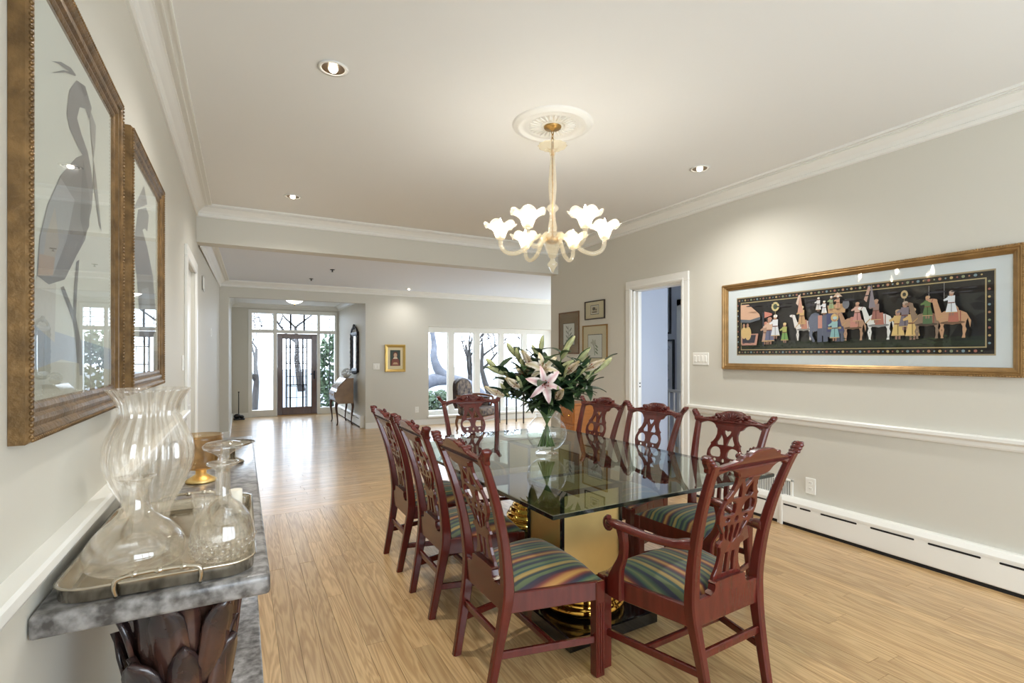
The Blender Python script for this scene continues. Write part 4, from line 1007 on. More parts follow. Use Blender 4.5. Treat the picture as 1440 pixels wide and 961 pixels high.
# elephant with howdah
E_(0.470, 0.44, 0.062, 0.052, (96, 104, 124)); E_(0.405, 0.50, 0.030, 0.042, (104, 112, 132)); a.poly([(0.385, 0.50), (0.400, 0.48), (0.392, 0.30), (0.405, 0.20), (0.395, 0.19), (0.378, 0.30)], (104, 112, 132))
for dx in (0.425, 0.45, 0.50, 0.522): a.rect(dx - 0.010, 0.19, dx + 0.010, 0.40, (90, 98, 118))
a.poly([(0.455, 0.34), (0.525, 0.34), (0.52, 0.62), (0.455, 0.62)], (70, 78, 120)); a.rect(0.460, 0.38, 0.515, 0.41, (176, 150, 90)); a.rect(0.418, 0.40, 0.436, 0.60, (196, 130, 110))
a.poly([(0.462, 0.62), (0.530, 0.62), (0.535, 0.76), (0.458, 0.74)], (196, 152, 92)); a.poly([(0.480, 0.86), (0.500, 0.93), (0.520, 0.86)], (206, 170, 140))
for x, y, c_ in ((0.42, 0.66, (222, 222, 220)), (0.445, 0.60, (226, 228, 230)), (0.475, 0.66, (150, 170, 120)), (0.503, 0.66, (206, 150, 110))): man(x, y, 0.24, c_, c_, (230, 226, 214))
E_(0.535, 0.74, 0.014, 0.020, (120, 124, 132)); E_(0.490, 0.55, 0.016, 0.018, (206, 170, 90)); man(0.490, 0.20, 0.40, (140, 186, 186), (120, 176, 180), (170, 200, 200))
# horses
beast(0.560, 0.20, 0.40, (176, 134, 96), 0.6, False, (190, 120, 100)); man(0.580, 0.44, 0.34, (206, 160, 140), (196, 130, 120), (214, 160, 120)); beast(0.655, 0.20, 0.44, (220, 222, 218), 0.7, False, (170, 96, 72)); man(0.650, 0.44, 0.36, (150, 120, 110), (160, 96, 80), (180, 140, 110)); a.poly([(0.624, 0.66), (0.648, 0.66), (0.634, 0.99)], (140, 132, 140)); a.poly([(0.606, 0.78), (0.622, 0.96), (0.632, 0.96), (0.616, 0.74)], (190, 150, 130))
man(0.726, 0.20, 0.44, (206, 168, 84), (214, 180, 90), (196, 160, 110)); man(0.750, 0.32, 0.42, (130, 120, 130), (120, 112, 124), (190, 170, 150)); man(0.774, 0.19, 0.46, (206, 168, 84), (220, 184, 92), (196, 160, 110)); E_(0.748, 0.80, 0.012, 0.016, (196, 170, 110)); E_(0.748, 0.80, 0.006, 0.008, (70, 70, 60)); a.rect(0.7475, 0.68, 0.7485, 0.78, (190, 170, 130))
# camels
a.poly([(0.785, 0.72), (0.83, 0.82), (0.88, 0.68), (0.83, 0.72)], (20, 18, 18))
beast(0.815, 0.20, 0.40, (140, 116, 92), 1.0, True, (80, 110, 70)); man(0.822, 0.46, 0.32, (90, 120, 60), (84, 116, 60), (196, 150, 90)); beast(0.892, 0.20, 0.42, (190, 140, 92), 1.0, True, (176, 90, 60)); man(0.893, 0.48, 0.34, (210, 218, 224), (214, 222, 228), (196, 170, 150)); a.rect(0.8265, 0.70, 0.8275, 0.88, (180, 180, 180)); a.rect(0.872, 0.70, 0.873, 0.90, (180, 180, 180))
for k in range(6): a.oval(0.10 + 0.15 * k, 0.84 - 0.05 * (k % 2), 0.03, 0.012, (62, 60, 66))
rf = random.Random(9)
for k in range(90): a.oval(rf.uniform(0.03, 0.97), rf.uniform(0.10, 0.24), rf.uniform(0.002, 0.006), rf.uniform(0.004, 0.012), rf.choice([(58, 74, 44), (70, 84, 50), (40, 52, 36)]), rf.uniform(0, 3), 7)
for k in range(16): a.oval(rf.uniform(0.14, 0.96), rf.uniform(0.74, 0.88), rf.uniform(0.008, 0.022), 0.008, rf.choice([(54, 52, 58), (66, 64, 70)]), 0.0, 9)
a.build('painted_scene', M_INK, t)

# ---- three small prints by the end of the right wall
def small_print(label, y0, y1, z0, z1, fw, fm, mat_m, iy0, iy1, iz0, iz1, line, art):
    t = thing('framed_print', label, 'picture', (XR - 0.001, 0, 0), 0, 'small framed prints beside the doorway')
    f = lambda y, z, d: (-d, y, z)
    frame_part(t, y0, y1, z0, z1, fw, 0.022, f, fm, [(0, 0), (0, 0.9), (0.3, 1.0), (0.7, 0.9), (1.0, 0.7), (1.0, 0.0)])
    MB().box((-0.008, y0 + fw * 0.8, z0 + fw * 0.8), (0, y1 - fw * 0.8, z1 - fw * 0.8)).build('mat_board', mat_m, t)
    a = Art(lambda y, z, d: (-0.0084 - d, y, z))
    a.rect(iy0 - 0.008, iz0 - 0.008, iy1 + 0.008, iz1 + 0.008, line).rect(iy0, iz0, iy1, iz1, (224, 222, 212))
    art(a, (iy0 + iy1) / 2, (iz0 + iz1) / 2, iy1 - iy0, iz1 - iz0)
    a.build('printed_image', M_INK, t)
    MB().box((-0.0145, y0 + fw * 0.85, z0 + fw * 0.85), (-0.0125, y1 - fw * 0.85, z1 - fw * 0.85)).build('glass', M_PICGLASS, t)
M_TAUPE = mat('taupe_mat', (138, 116, 88), 0.7); M_CREAM = mat('cream_mat', (212, 198, 166), 0.7)
M_FR_BROWN = mat('brown_frame', (112, 84, 56), 0.4); M_FR_DARK = mat('dark_frame', (52, 40, 34), 0.35)
def sprig(a, cx, cz, w, h):
    for k in range(7):
        s = (-1) ** k; a.oval(cx + s * w * 0.16, cz - h * 0.34 + h * 0.11 * k, w * 0.15, h * 0.035, (126, 132, 120) if k % 2 else (150, 150, 140), s * 0.7)
    a.poly([(cx - w * 0.02, cz - h * 0.42), (cx + w * 0.02, cz - h * 0.42), (cx + w * 0.06, cz + h * 0.4), (cx + w * 0.04, cz + h * 0.4)], (120, 120, 110))
def stamp(a, cx, cz, w, h):
    a.rect(cx - w * 0.45, cz - h * 0.42, cx + w * 0.45, cz + h * 0.42, (206, 188, 154)); a.oval(cx + w * 0.1, cz + h * 0.12, w * 0.2, h * 0.2, (86, 72, 60)); a.rect(cx - w * 0.3, cz - h * 0.34, cx + w * 0.34, cz - h * 0.2, (110, 94, 78)); a.rect(cx - w * 0.3, cz - h * 0.1, cx - w * 0.1, cz + h * 0.1, (130, 108, 88))
def bloom(a, cx, cz, w, h):
    a.poly([(cx - w * 0.02, cz - h * 0.4), (cx + w * 0.02, cz - h * 0.4), (cx + w * 0.1, cz + h * 0.1), (cx + w * 0.06, cz + h * 0.12)], (120, 136, 110))
    for k in range(5): a.oval(cx + w * 0.1 + w * 0.12 * math.cos(k * 1.256), cz + h * 0.16 + h * 0.07 * math.sin(k * 1.256), w * 0.1, h * 0.05, (190, 186, 170), k)
    for k in range(3): a.oval(cx - w * 0.12, cz - h * 0.28 + h * 0.14 * k, w * 0.13, h * 0.04, (140, 152, 124), 0.6)
small_print('brown framed botanical print with wide taupe mat, at the end of the right wall', 5.69, 6.18, 1.45, 2.045, 0.018, M_FR_BROWN, M_TAUPE, 5.80, 6.07, 1.58, 1.88, (90, 74, 56), sprig)
small_print('small landscape shaped print in a thin dark frame, topmost by the doorway', 5.13, 5.55, 1.905, 2.15, 0.014, M_FR_DARK, M_CREAM, 5.26, 5.42, 1.975, 2.085, (92, 74, 60), stamp)
small_print('cream matted flower print in a thin gold frame, below the small landscape print', 5.08, 5.60, 1.30, 1.83, 0.016, mat('thin_gold_frame', (150, 116, 66), 0.4, metal=0.5), M_CREAM, 5.19, 5.48, 1.40, 1.70, (80, 76, 74), bloom)

# ---- small portrait on the living room wall
t = thing('framed_portrait', 'small gold framed portrait of a figure in brown on the living room wall', 'painting', (0, YF - 0.001, 0))
f = lambda x, z, d: (x, -d, z)
frame_part(t, 2.494, 2.91, 1.10, 1.645, 0.055, 0.03, f, mat('bright_gilt', (200, 168, 96), 0.35, metal=0.6), None, None)
MB().box((2.53, -0.008, 1.14), (2.87, 0, 1.61)).build('liner', mat('pale_liner', (220, 206, 168), 0.6), t)
a = Art(lambda x, z, d: (x, -0.0084 - d, z))
a.rect(2.60, 1.22, 2.805, 1.535, (70, 84, 76)).rect(2.60, 1.22, 2.805, 1.33, (84, 62, 46))
a.poly([(2.62, 1.22), (2.79, 1.22), (2.775, 1.34), (2.74, 1.39), (2.67, 1.39), (2.635, 1.34)], (136, 66, 44)).oval(2.705, 1.445, 0.050, 0.058, (110, 52, 36)).oval(2.705, 1.432, 0.034, 0.046, (206, 164, 128)).rect(2.69, 1.37, 2.72, 1.40, (200, 158, 122)).poly([(2.65, 1.25), (2.76, 1.25), (2.74, 1.29), (2.67, 1.29)], (200, 158, 110)).poly([(2.66, 1.36), (2.75, 1.36), (2.735, 1.395), (2.675, 1.395)], (226, 206, 170))
a.build('painted_figure', M_INK, t)

# ================================================================== PLATES, OUTLETS, HEATERS
def wall_plate(name, label, cat, loc, rz, w, h, kind, n=1):
    t = thing(name, label, cat, loc, rz)      # local: x along wall, -y out of the wall
    MB().bbox((-w / 2, -0.007, -h / 2), (w / 2, 0, h / 2), 0.003).build('plate', M_PLATE, t)
    for k in range(n):
        cx = (k - (n - 1) / 2) * w / n * 0.86
        if kind == 'switch':
            MB().bbox((cx - 0.016, -0.012, -0.032), (cx + 0.016, -0.006, 0.032), 0.003).build('rocker', M_PLATE, t)
        else:
            for s in (-1, 1):
                so = MB().bbox((cx - 0.016, -0.010, s * 0.024 - 0.014), (cx + 0.016, -0.006, s * 0.024 + 0.014), 0.004).build('socket', M_PLATE, t)
                for q in (-0.006, 0.006): MB().box((cx + q - 0.001, -0.0105, s * 0.024 - 0.002), (cx + q + 0.001, -0.0099, s * 0.024 + 0.007)).build('slot', M_DARK, so)
    return t
wall_plate('light_switch', 'four gang white rocker switch beside the doorway casing', 'switch', (XR - 0.0005, 3.605, 1.395), R(-90), 0.20, 0.125, 'switch', 4)
wall_plate('wall_outlet', 'white double outlet above the baseboard heater', 'outlet', (XR - 0.0005, 2.485, 0.362), R(-90), 0.085, 0.13, 'outlet')
wall_plate('light_switch', 'white switch plate beside the small portrait', 'switch', (2.33, YF - 0.0005, 1.21), 0, 0.13, 0.12, 'switch', 2)
wall_plate('wall_outlet', 'white outlet on the wall under the portrait side of the wide window', 'outlet', (3.147, YF - 0.0005, 0.32), 0, 0.08, 0.12, 'outlet')
wall_plate('light_switch', 'white switch plate by the white door in the left wall', 'switch', (XL + 0.0005, 4.80, 1.37), R(90), 0.08, 0.125, 'switch', 1)
wall_plate('thermostat', 'small white thermostat high on the left wall past the beam', 'thermostat', (XL2 - 0.045, 8.2, 1.75), R(91), 0.10, 0.12, 'switch', 1)
# vent grilles
def grille(label, loc, rz, w, h, n):
    t = thing('vent_grille', label, 'vent', loc, rz)
    fr = MB().bbox((-w / 2, -0.012, -h / 2), (w / 2, 0, -h / 2 + 0.018), 0.003).bbox((-w / 2, -0.012, h / 2 - 0.018), (w / 2, 0, h / 2), 0.003).bbox((-w / 2, -0.012, -h / 2), (-w / 2 + 0.02, 0, h / 2), 0.003).bbox((w / 2 - 0.02, -0.012, -h / 2), (w / 2, 0, h / 2), 0.003)
    fr.build('frame', M_PLATE, t)
    MB().box((-w / 2 + 0.01, -0.002, -h / 2 + 0.01), (w / 2 - 0.01, 0, h / 2 - 0.01)).build('backing', mat('grille_shadow', (112, 110, 106), 0.7), t)
    for k in range(n):
        x = -w / 2 + 0.024 + (w - 0.048) * k / (n - 1)
        MB().box((x - 0.002, -0.010, -h / 2 + 0.015), (x + 0.002, -0.002, h / 2 - 0.015)).build('slat', M_PLATE, t)
grille('white vent grille low on the wall above the heater, behind the near armchair', (XR - 0.0005, 2.81, 0.300), R(-90), 0.36, 0.16, 20)
grille('white vent grille high on the left wall past the beam', (XL + 0.018, 6.95, 2.27), R(91), 0.26, 0.16, 8)
def heater(label, y0, y1, dep, hgt, xw, slots, m=M_PLATE, flip=1):
    t = thing('baseboard_heater', label, 'heater', (xw, 0, 0), 0, None)
    s = -flip
    prof = [(0, 0.0), (0, hgt), (dep * 0.55, hgt), (dep * 0.75, hgt - 0.006), (dep, hgt - 0.035), (dep, hgt - 0.05), (dep * 0.96, hgt - 0.05), (dep * 0.96, 0.03), (dep * 0.9, 0.025), (dep * 0.3, 0.02)]
    MB().loft([[(s * d, y, z) for d, z in prof] for y in (y0, y1)]).build('cover', M_PLATE, t)
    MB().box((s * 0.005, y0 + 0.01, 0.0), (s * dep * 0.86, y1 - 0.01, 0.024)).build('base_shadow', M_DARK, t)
    for (a_, b_) in slots:
        mb = MB(); zc = hgt - 0.068
        pts = [(a_ + 0.006 + 0.006 * math.cos(q), zc + 0.0065 * math.sin(q)) for q in [R(90 + 30 * k) for k in range(7)]] + [(b_ - 0.006 + 0.006 * math.cos(q), zc + 0.0065 * math.sin(q)) for q in [R(-90 + 30 * k) for k in range(7)]]
        mb.prism(pts, 0, 0.0012, lambda y, z, d: (s * (dep * 0.96 + d), y, z)).build('slot', M_DARK, t)
    for y in (y0, y1): MB().bbox((s * (dep + 0.002), y - 0.012, 0.0), (0, y + 0.012, hgt + 0.002), 0.002).build('end_cap', M_PLATE, t)
sl = [(2.447, 2.537), (2.102, 2.369), (1.738, 2.011), (1.386, 1.66), (1.03, 1.30), (0.68, 0.95), (0.33, 0.60), (2.56, 2.68)]
heater('long white baseboard heater with slots under the long painting', -1.9, 2.70, 0.068, 0.243, XR - 0.0005, sl)
heater('short white baseboard heater between the long heater and the doorway', 2.73, 3.73, 0.055, 0.235, XR - 0.0005, [(2.80, 3.05), (3.15, 3.4)])
heater('white baseboard heater behind the slant front desk in the entry', YF + 0.15, YE - 0.3, 0.07, 0.24, XE1 - 0.0005, [(10.3 + 0.45 * k, 10.6 + 0.45 * k) for k in range(5)])
# small ceiling fittings in the living room, flush light in the entry
for x, y, lb in ((1.20, 9.45 * CL / 3.0 * 0.93, 'dark sprinkler head in the living room ceiling, nearer the beam'), (1.03, 9.08, 'dark sprinkler head in the living room ceiling, nearer the entry')):
    t = thing('sprinkler_head', lb, 'sprinkler', (x, y, CL), 0, 'sprinkler heads')
    MB().lathe([(0.035, 0.0), (0.036, -0.004), (0.014, -0.010), (0.0, -0.010)], 16).build('escutcheon', M_LEAD, t)
    MB().lathe([(0.008, -0.01), (0.008, -0.03), (0.02, -0.034), (0.0, -0.036)], 12).build('deflector', M_LEAD, t)
t = thing('flush_ceiling_light', 'lit frosted bowl ceiling light in the entry', 'light', (0.96, 11.3, 2.62))
MB().lathe([(0.06, 0.0), (0.065, -0.02), (0.02, -0.03), (0.0, -0.03)], 24).build('base', M_GILT, t)
MB().lathe([(0.165, -0.055), (0.150, -0.075), (0.10, -0.105), (0.04, -0.125), (0.0, -0.13)], 32).build('glass_bowl', mat('lit_bowl', (255, 252, 244), 0.4, emit=(255, 246, 230), estr=4.0), t)
MB().cyl((0, 0), 0.006, -0.16, 0.0, 10).build('stem', M_GILT, t)
MB().lathe([(0.0, -0.17), (0.012, -0.155), (0.008, -0.135), (0.0, -0.13)], 12).build('finial', M_GILT, t)

# ================================================================== CONSOLE AND GLASSWARE
cn = thing('console_table', 'grey stone topped console on carved dark leaf brackets along the left wall', 'console table', (XL + 0.0, 0, 0))
MB().bbox((0.002, 1.485, 0.795), (0.487, 4.10, 0.85), 0.010, 2).build('stone_top', M_STONE, cn)
MB().bbox((0.022, 1.56, 0.0), (0.50, 4.05, 0.085), 0.008, 2).build('stone_base', M_STONE, cn)
def leaf_mesh(name, L, Wd, curl, thick=0.010):
    """upright leaf: grows in +z, faces +y, tip curls outwards"""
    n, m = 10, 5; vs = []; fs = []
    for side in (0, 1):
        for j in range(n + 1):
            v = j / n; hw = Wd / 2 * min(1.0, 0.72 + 0.5 * math.sin(PI * v * 0.7)) * (1 - max(0, (v - 0.72) / 0.28) ** 2.2 * 0.92)
            bend = 0.016 * math.sin(PI * v) + curl * max(0, v - 0.55) ** 2 / 0.2
            for i in range(m):
                u = -1 + 2 * i / (m - 1)
                ridge = 0.010 * (1 - abs(u)) - 0.004 * abs(math.sin(v * 34 + abs(u) * 3)) * abs(u)
                vs.append((u * hw, bend + (ridge if side == 0 else ridge - thick), v * L - 0.25 * bend * max(0, v - 0.7)))
    k = (n + 1) * m
    for j in range(n):
        for i in range(m - 1):
            a = j * m + i; fs.append((a, a + 1, a + m + 1, a + m)); fs.append((k + a, k + a + m, k + a + m + 1, k + a + 1))
    rim = [i for i in range(m)] + [j * m + m - 1 for j in range(1, n + 1)] + [n * m + i for i in range(m - 2, -1, -1)] + [j * m for j in range(n - 1, 0, -1)]
    for q in range(len(rim)):
        a, b = rim[q], rim[(q + 1) % len(rim)]; fs.append((a, k + a, k + b, b))
    me = MB().add(vs, fs, True).mesh(name); me.materials.append(M_LEAFWOOD); return me
lf1 = leaf_mesh('carved_leaf', 0.27, 0.088, 0.030); lf2 = leaf_mesh('carved_leaf', 0.21, 0.074, 0.042)
for yb in (1.68, 3.85):
    br = MB().post([(0.235, yb, 0.085, 0.15, 0.12), (0.245, yb, 0.3, 0.16, 0.12), (0.27, yb, 0.55, 0.15, 0.12), (0.295, yb, 0.795, 0.17, 0.13)], 0.02).build('carved_bracket', M_LEAFWOOD, cn)
    for tier, (z, n, rx, ry, me) in enumerate(((0.10, 8, 0.082, 0.066, lf2), (0.24, 9, 0.090, 0.072, lf1), (0.40, 9, 0.086, 0.072, lf1), (0.53, 9, 0.090, 0.074, lf1), (0.60, 8, 0.094, 0.078, lf2))):
        for k in range(n):
            a = 2 * PI * (k + 0.5 * (tier % 2)) / n
            L = 0.27 if me is lf1 else 0.21
            sc = min(1.0, (0.793 - z) / L)
            inst('carved_leaf', me, br, (0.235 + 0.08 * (z / 0.8) + math.cos(a) * rx, yb + math.sin(a) * ry, z), (R(-7 + 5 * math.sin(k * 3.7 + tier)) if tier < 4 else 0, R(6 * math.sin(k * 1.9 + tier)), a - PI / 2), (1.0 + 0.16 * math.sin(k * 2.1 + tier), 1, sc * (1.0 if tier == 4 else 0.9 + 0.2 * random.random())))
TZ0 = 0.851
# tray
tr = thing('serving_tray', 'oblong silver gallery tray with end handles on the console', 'tray', (-0.178, 1.875, TZ0))
def rrect(hx, hy, r, n=6):
    out = []
    for cx, cy, a0 in ((hx - r, hy - r, 0), (-hx + r, hy - r, 90), (-hx + r, -hy + r, 180), (hx - r, -hy + r, 270)):
        for k in range(n + 1):
            a = R(a0 + 90 * k / n); out.append((cx + r * math.cos(a), cy + r * math.sin(a)))
    return out
def tray_loop(hx, hy, r, z): return [(x, y, z) for x, y in rrect(hx, hy, r)]
MB().loft([tray_loop(0.185, 0.345, 0.05, 0.0), tray_loop(0.198, 0.362, 0.058, 0.0), tray_loop(0.207, 0.372, 0.062, 0.006), tray_loop(0.209, 0.374, 0.063, 0.034), tray_loop(0.214, 0.380, 0.066, 0.040), tray_loop(0.206, 0.371, 0.060, 0.040), tray_loop(0.203, 0.368, 0.058, 0.034), tray_loop(0.200, 0.364, 0.056, 0.008), tray_loop(0.19, 0.35, 0.05, 0.004)], True, True).build('tray_body', M_SILVER, tr)
for s in (-1, 1):
    pts = smooth_path([(-0.085, s * 0.376, 0.006), (-0.088, s * 0.386, 0.034), (-0.075, s * 0.385, 0.052), (0, s * 0.383, 0.056), (0.075, s * 0.385, 0.052), (0.088, s * 0.386, 0.034), (0.085, s * 0.376, 0.006)], 4)
    h = MB().tube(pts, 0.0055, 8)
    for x in (-0.05, 0, 0.05): h.ell((x, s * 0.383, 0.055), (0.012, 0.008, 0.008), 8, 6)
    h.build('handle', M_SILVER, tr)
TB = TZ0 + 0.0045
def shell_lathe(prof, t=0.003, **kw):
    """outer profile bottom to top, then back down inside"""
    inner = [(max(r - t, 0.0005), z + (t if i == 0 else 0)) for i, (r, z) in enumerate(prof)]
    return MB().lathe([(0.0005, prof[0][1])] + prof + inner[::-1] + [(0.0005, prof[0][1] + t)], **kw)
hp = smooth_path([(0.062, 0.0), (0.060, 0.012), (0.050, 0.03), (0.062, 0.09), (0.098, 0.165), (0.118, 0.235), (0.114, 0.30), (0.088, 0.365), (0.080, 0.39), (0.088, 0.43), (0.112, 0.468)], 3)
o = shell_lathe(hp, 0.004, n=132, ribs=22, rib=0.045, twist=0.5).build('hurricane_vase', M_RIBBED); o.location = (-0.262, 1.98, TB); tag(o, 'tall ribbed clear glass hurricane vase with flared rim on the tray', 'vase')
dp = smooth_path([(0.085, 0.0), (0.108, 0.012), (0.116, 0.04), (0.110, 0.07), (0.085, 0.105), (0.055, 0.13), (0.036, 0.155), (0.031, 0.19), (0.034, 0.225), (0.047, 0.243)], 3)
o = shell_lathe(dp, 0.004, n=48).build('wide_decanter', M_CRYSTAL); o.location = (-0.255, 1.70, TB); tag(o, 'plain broad based clear glass decanter without stopper on the tray', 'decanter')
dc = thing('stoppered_decanter', 'cut glass decanter with a disc stopper on the tray', 'decanter', (-0.048, 1.67, TB))
dp = smooth_path([(0.055, 0.0), (0.072, 0.008), (0.080, 0.035), (0.081, 0.065), (0.072, 0.105), (0.052, 0.138), (0.028, 0.162), (0.020, 0.185), (0.019, 0.235), (0.022, 0.25), (0.040, 0.262), (0.041, 0.268)], 3)
shell_lathe(dp, 0.004, n=40).build('body', M_CRYSTAL, dc)
cut = MB()
for row in range(3):
    for k in range(18):
        a = 2 * PI * (k + 0.5 * (row % 2)) / 18; z = 0.018 + 0.018 * row; r = 0.077 + 0.002 * row
        cut.ell((math.cos(a) * r, math.sin(a) * r, z), (0.006, 0.012, 0.010), 6, 4, Matrix.Rotation(a, 3, 'Z'))
x = cut.build('cut_facets', M_CRYSTAL, dc); x['kind'] = 'stuff'
MB().lathe([(0.0, 0.24), (0.013, 0.24), (0.015, 0.27), (0.012, 0.285), (0.030, 0.298), (0.048, 0.306), (0.052, 0.315), (0.044, 0.324), (0.02, 0.329), (0.0, 0.33)], 32).build('stopper', M_CRYSTAL, dc)
for (x, y, h, r, lb) in ((-0.115, 2.05, 0.10, 0.036, 'fluted clear tumbler on the tray behind the stoppered decanter'),):
    o = shell_lathe([(r * 0.8, 0.0), (r * 0.9, h * 0.4), (r, h)], 0.003, n=72, ribs=18, rib=0.04).build('fluted_tumbler', M_RIBBED); o.location = (x, y, TB); tag(o, lb, 'tumbler')
cd = thing('glass_candle', 'short white candle in a clear glass cup on the tray', 'candle', (-0.02, 2.10, TB))
MB().cyl((0, 0), 0.022, 0.004, 0.085, 20).build('wax', mat('candle_wax', (236, 230, 214), 0.5), cd)
shell_lathe([(0.030, 0.0), (0.032, 0.05)], 0.002, n=24).build('cup', M_GLASS, cd)
ab = thing('amber_bowl', 'footed amber glass bowl on the console beyond the tray', 'bowl', (-0.165, 2.72, 0.8505))
shell_lathe(smooth_path([(0.02, 0.055), (0.06, 0.062), (0.082, 0.085), (0.086, 0.15), (0.088, 0.215)], 3), 0.004, n=40).build('bowl', M_AMBER, ab)
MB().lathe([(0.0, 0.0), (0.062, 0.0), (0.065, 0.008), (0.045, 0.02), (0.022, 0.035), (0.022, 0.056), (0.0, 0.056)], 32).build('foot', M_SATIN, ab)
tz = thing('glass_tazza', 'shallow patterned silver dish on a foot at the far end of the console', 'dish', (-0.045, 3.12, 0.8505))
MB().lathe([(0.0, 0.085), (0.03, 0.087), (0.085, 0.102), (0.106, 0.110), (0.108, 0.106), (0.085, 0.096), (0.03, 0.079), (0.0, 0.077)], 48, ribs=24, rib=0.02).build('dish', M_SILVER, tz)
MB().lathe([(0.0, 0.0), (0.06, 0.0), (0.055, 0.01), (0.015, 0.03), (0.015, 0.077), (0.0, 0.080)], 24).build('foot', M_SILVER, tz)

# ================================================================== LILIES IN A GLASS VASE
VX, VY = 1.823, 2.906
vs_ = thing('globe_vase', 'round clear glass vase of water and lilies on the table', 'vase', (VX, VY, 0.7605))
shell_lathe(smooth_path([(0.075, 0.0), (0.078, 0.010), (0.060, 0.022), (0.055, 0.03), (0.095, 0.055), (0.128, 0.10), (0.137, 0.150), (0.122, 0.20), (0.088, 0.24), (0.070, 0.258), (0.078, 0.28)], 3), 0.004, n=48).build('glass_body', M_GLASS, vs_)
MB().lathe([(0.0005, 0.038), (0.06, 0.040), (0.092, 0.058), (0.124, 0.10), (0.132, 0.150), (0.128, 0.17), (0.0005, 0.17)], 40).build('water', glass_mat('water', (252, 255, 253), 1.33), vs_)
def petal_mesh(L, Wd, rec):
    n, m = 8, 5; vs = []; fs = []
    for j in range(n + 1):
        v = j / n; hw = Wd / 2 * (math.sin(PI * (0.06 + 0.94 * v) ** 0.85) ** 0.7) + 0.0015
        x = L * (v - 0.22 * rec * v ** 3); z = L * (0.55 * v - (0.35 + rec) * v * v * v)
        for i in range(m):
            u = -1 + 2 * i / (m - 1)
            vs.append((x, u * hw, z + 0.006 * u * u * math.sin(PI * v) + 0.002 * math.sin(v * 15) * abs(u)))
    for j in range(n):
        for i in range(m - 1):
            a = j * m + i; fs.append((a, a + 1, a + m + 1, a + m))
    return MB().add(vs, fs, True)
def blade_mesh(name, L, Wd, droop, m_):
    n, m = 7, 3; vs = []; fs = []
    for j in range(n + 1):
        v = j / n; hw = Wd / 2 * math.sin(PI * (0.05 + 0.95 * v)) ** 0.75 + 0.001
        x = L * v * (1 - 0.1 * droop * v); z = L * (0.35 * v - droop * v * v)
        for i in range(m):
            u = -1 + i; vs.append((x, u * hw, z + 0.006 * abs(u)))
    for j in range(n):
        for i in range(m - 1):
            a = j * m + i; fs.append((a, a + 1, a + m + 1, a + m))
    me = MB().add(vs, fs, True).mesh(name); me.materials.append(m_); return me
blades = [blade_mesh('leaf', 0.17, 0.052, 0.45, M_LEAF), blade_mesh('leaf', 0.14, 0.046, 0.2, M_LEAF), blade_mesh('leaf', 0.15, 0.042, 0.6, M_LEAF2), blade_mesh('leaf', 0.18, 0.058, 0.75, M_LEAF)]
petW = [petal_mesh(0.135, 0.050, 0.35).mesh('petal'), petal_mesh(0.135, 0.038, 0.45).mesh('petal')]
petP = [petal_mesh(0.138, 0.052, 0.35).mesh('petal'), petal_mesh(0.138, 0.040, 0.45).mesh('petal')]
petC = petal_mesh(0.135, 0.046, -0.28).mesh('petal')        # half closed
for me in petW: me.materials.append(M_PETAL_W)
for me in petP: me.materials.append(M_PETAL_P)
petC.materials.append(M_PETAL_W)
bud_me = MB().lathe([(0.002, 0.0), (0.007, 0.006), (0.011, 0.03), (0.014, 0.06), (0.011, 0.09), (0.004, 0.112), (0.0, 0.116)], 12, ribs=3, rib=0.10).mesh('bud'); bud_me.materials.append(M_BUD)
sm_ = MB()
for k in range(6):
    a = 2 * PI * k / 6; p = (math.cos(a) * 0.022, math.sin(a) * 0.022, 0.07)
    sm_.tube([(0, 0, 0.0), (p[0] * 0.4, p[1] * 0.4, 0.04), p], 0.0011, 5); sm_.ell(p, (0.003, 0.007, 0.003), 6, 4, Matrix.Rotation(a, 3, 'Z'))
sta_me = sm_.mesh('stamens'); sta_me.materials.append(M_STAMEN)
def aim(d):
    """rotation taking +z to direction d"""
    return Vector((0, 0, 1)).rotation_difference(Vector(d).normalized()).to_euler()
def flower(parent, p, d, pets, closed=False, rz=0.0):
    e = bpy.data.objects.new('lily_flower', sta_me); link(e, parent); e.location = p; e.rotation_euler = aim(d)
    for k in range(6):
        me = petC if closed else pets[k % 2]
        q = inst('petal', me, e, (0, 0, 0.0 if k % 2 else 0.002), (0, R(-62 if closed else -18 - 8 * (k % 2)), rz + 2 * PI * k / 6))
    return e
rgl = random.Random(12)
CR, CU, CF = Vector((0.8817, -0.4718, 0)), Vector((0, 0, 1)), Vector((-0.4718, -0.8817, 0))   # across, up, towards the viewer's side of the table
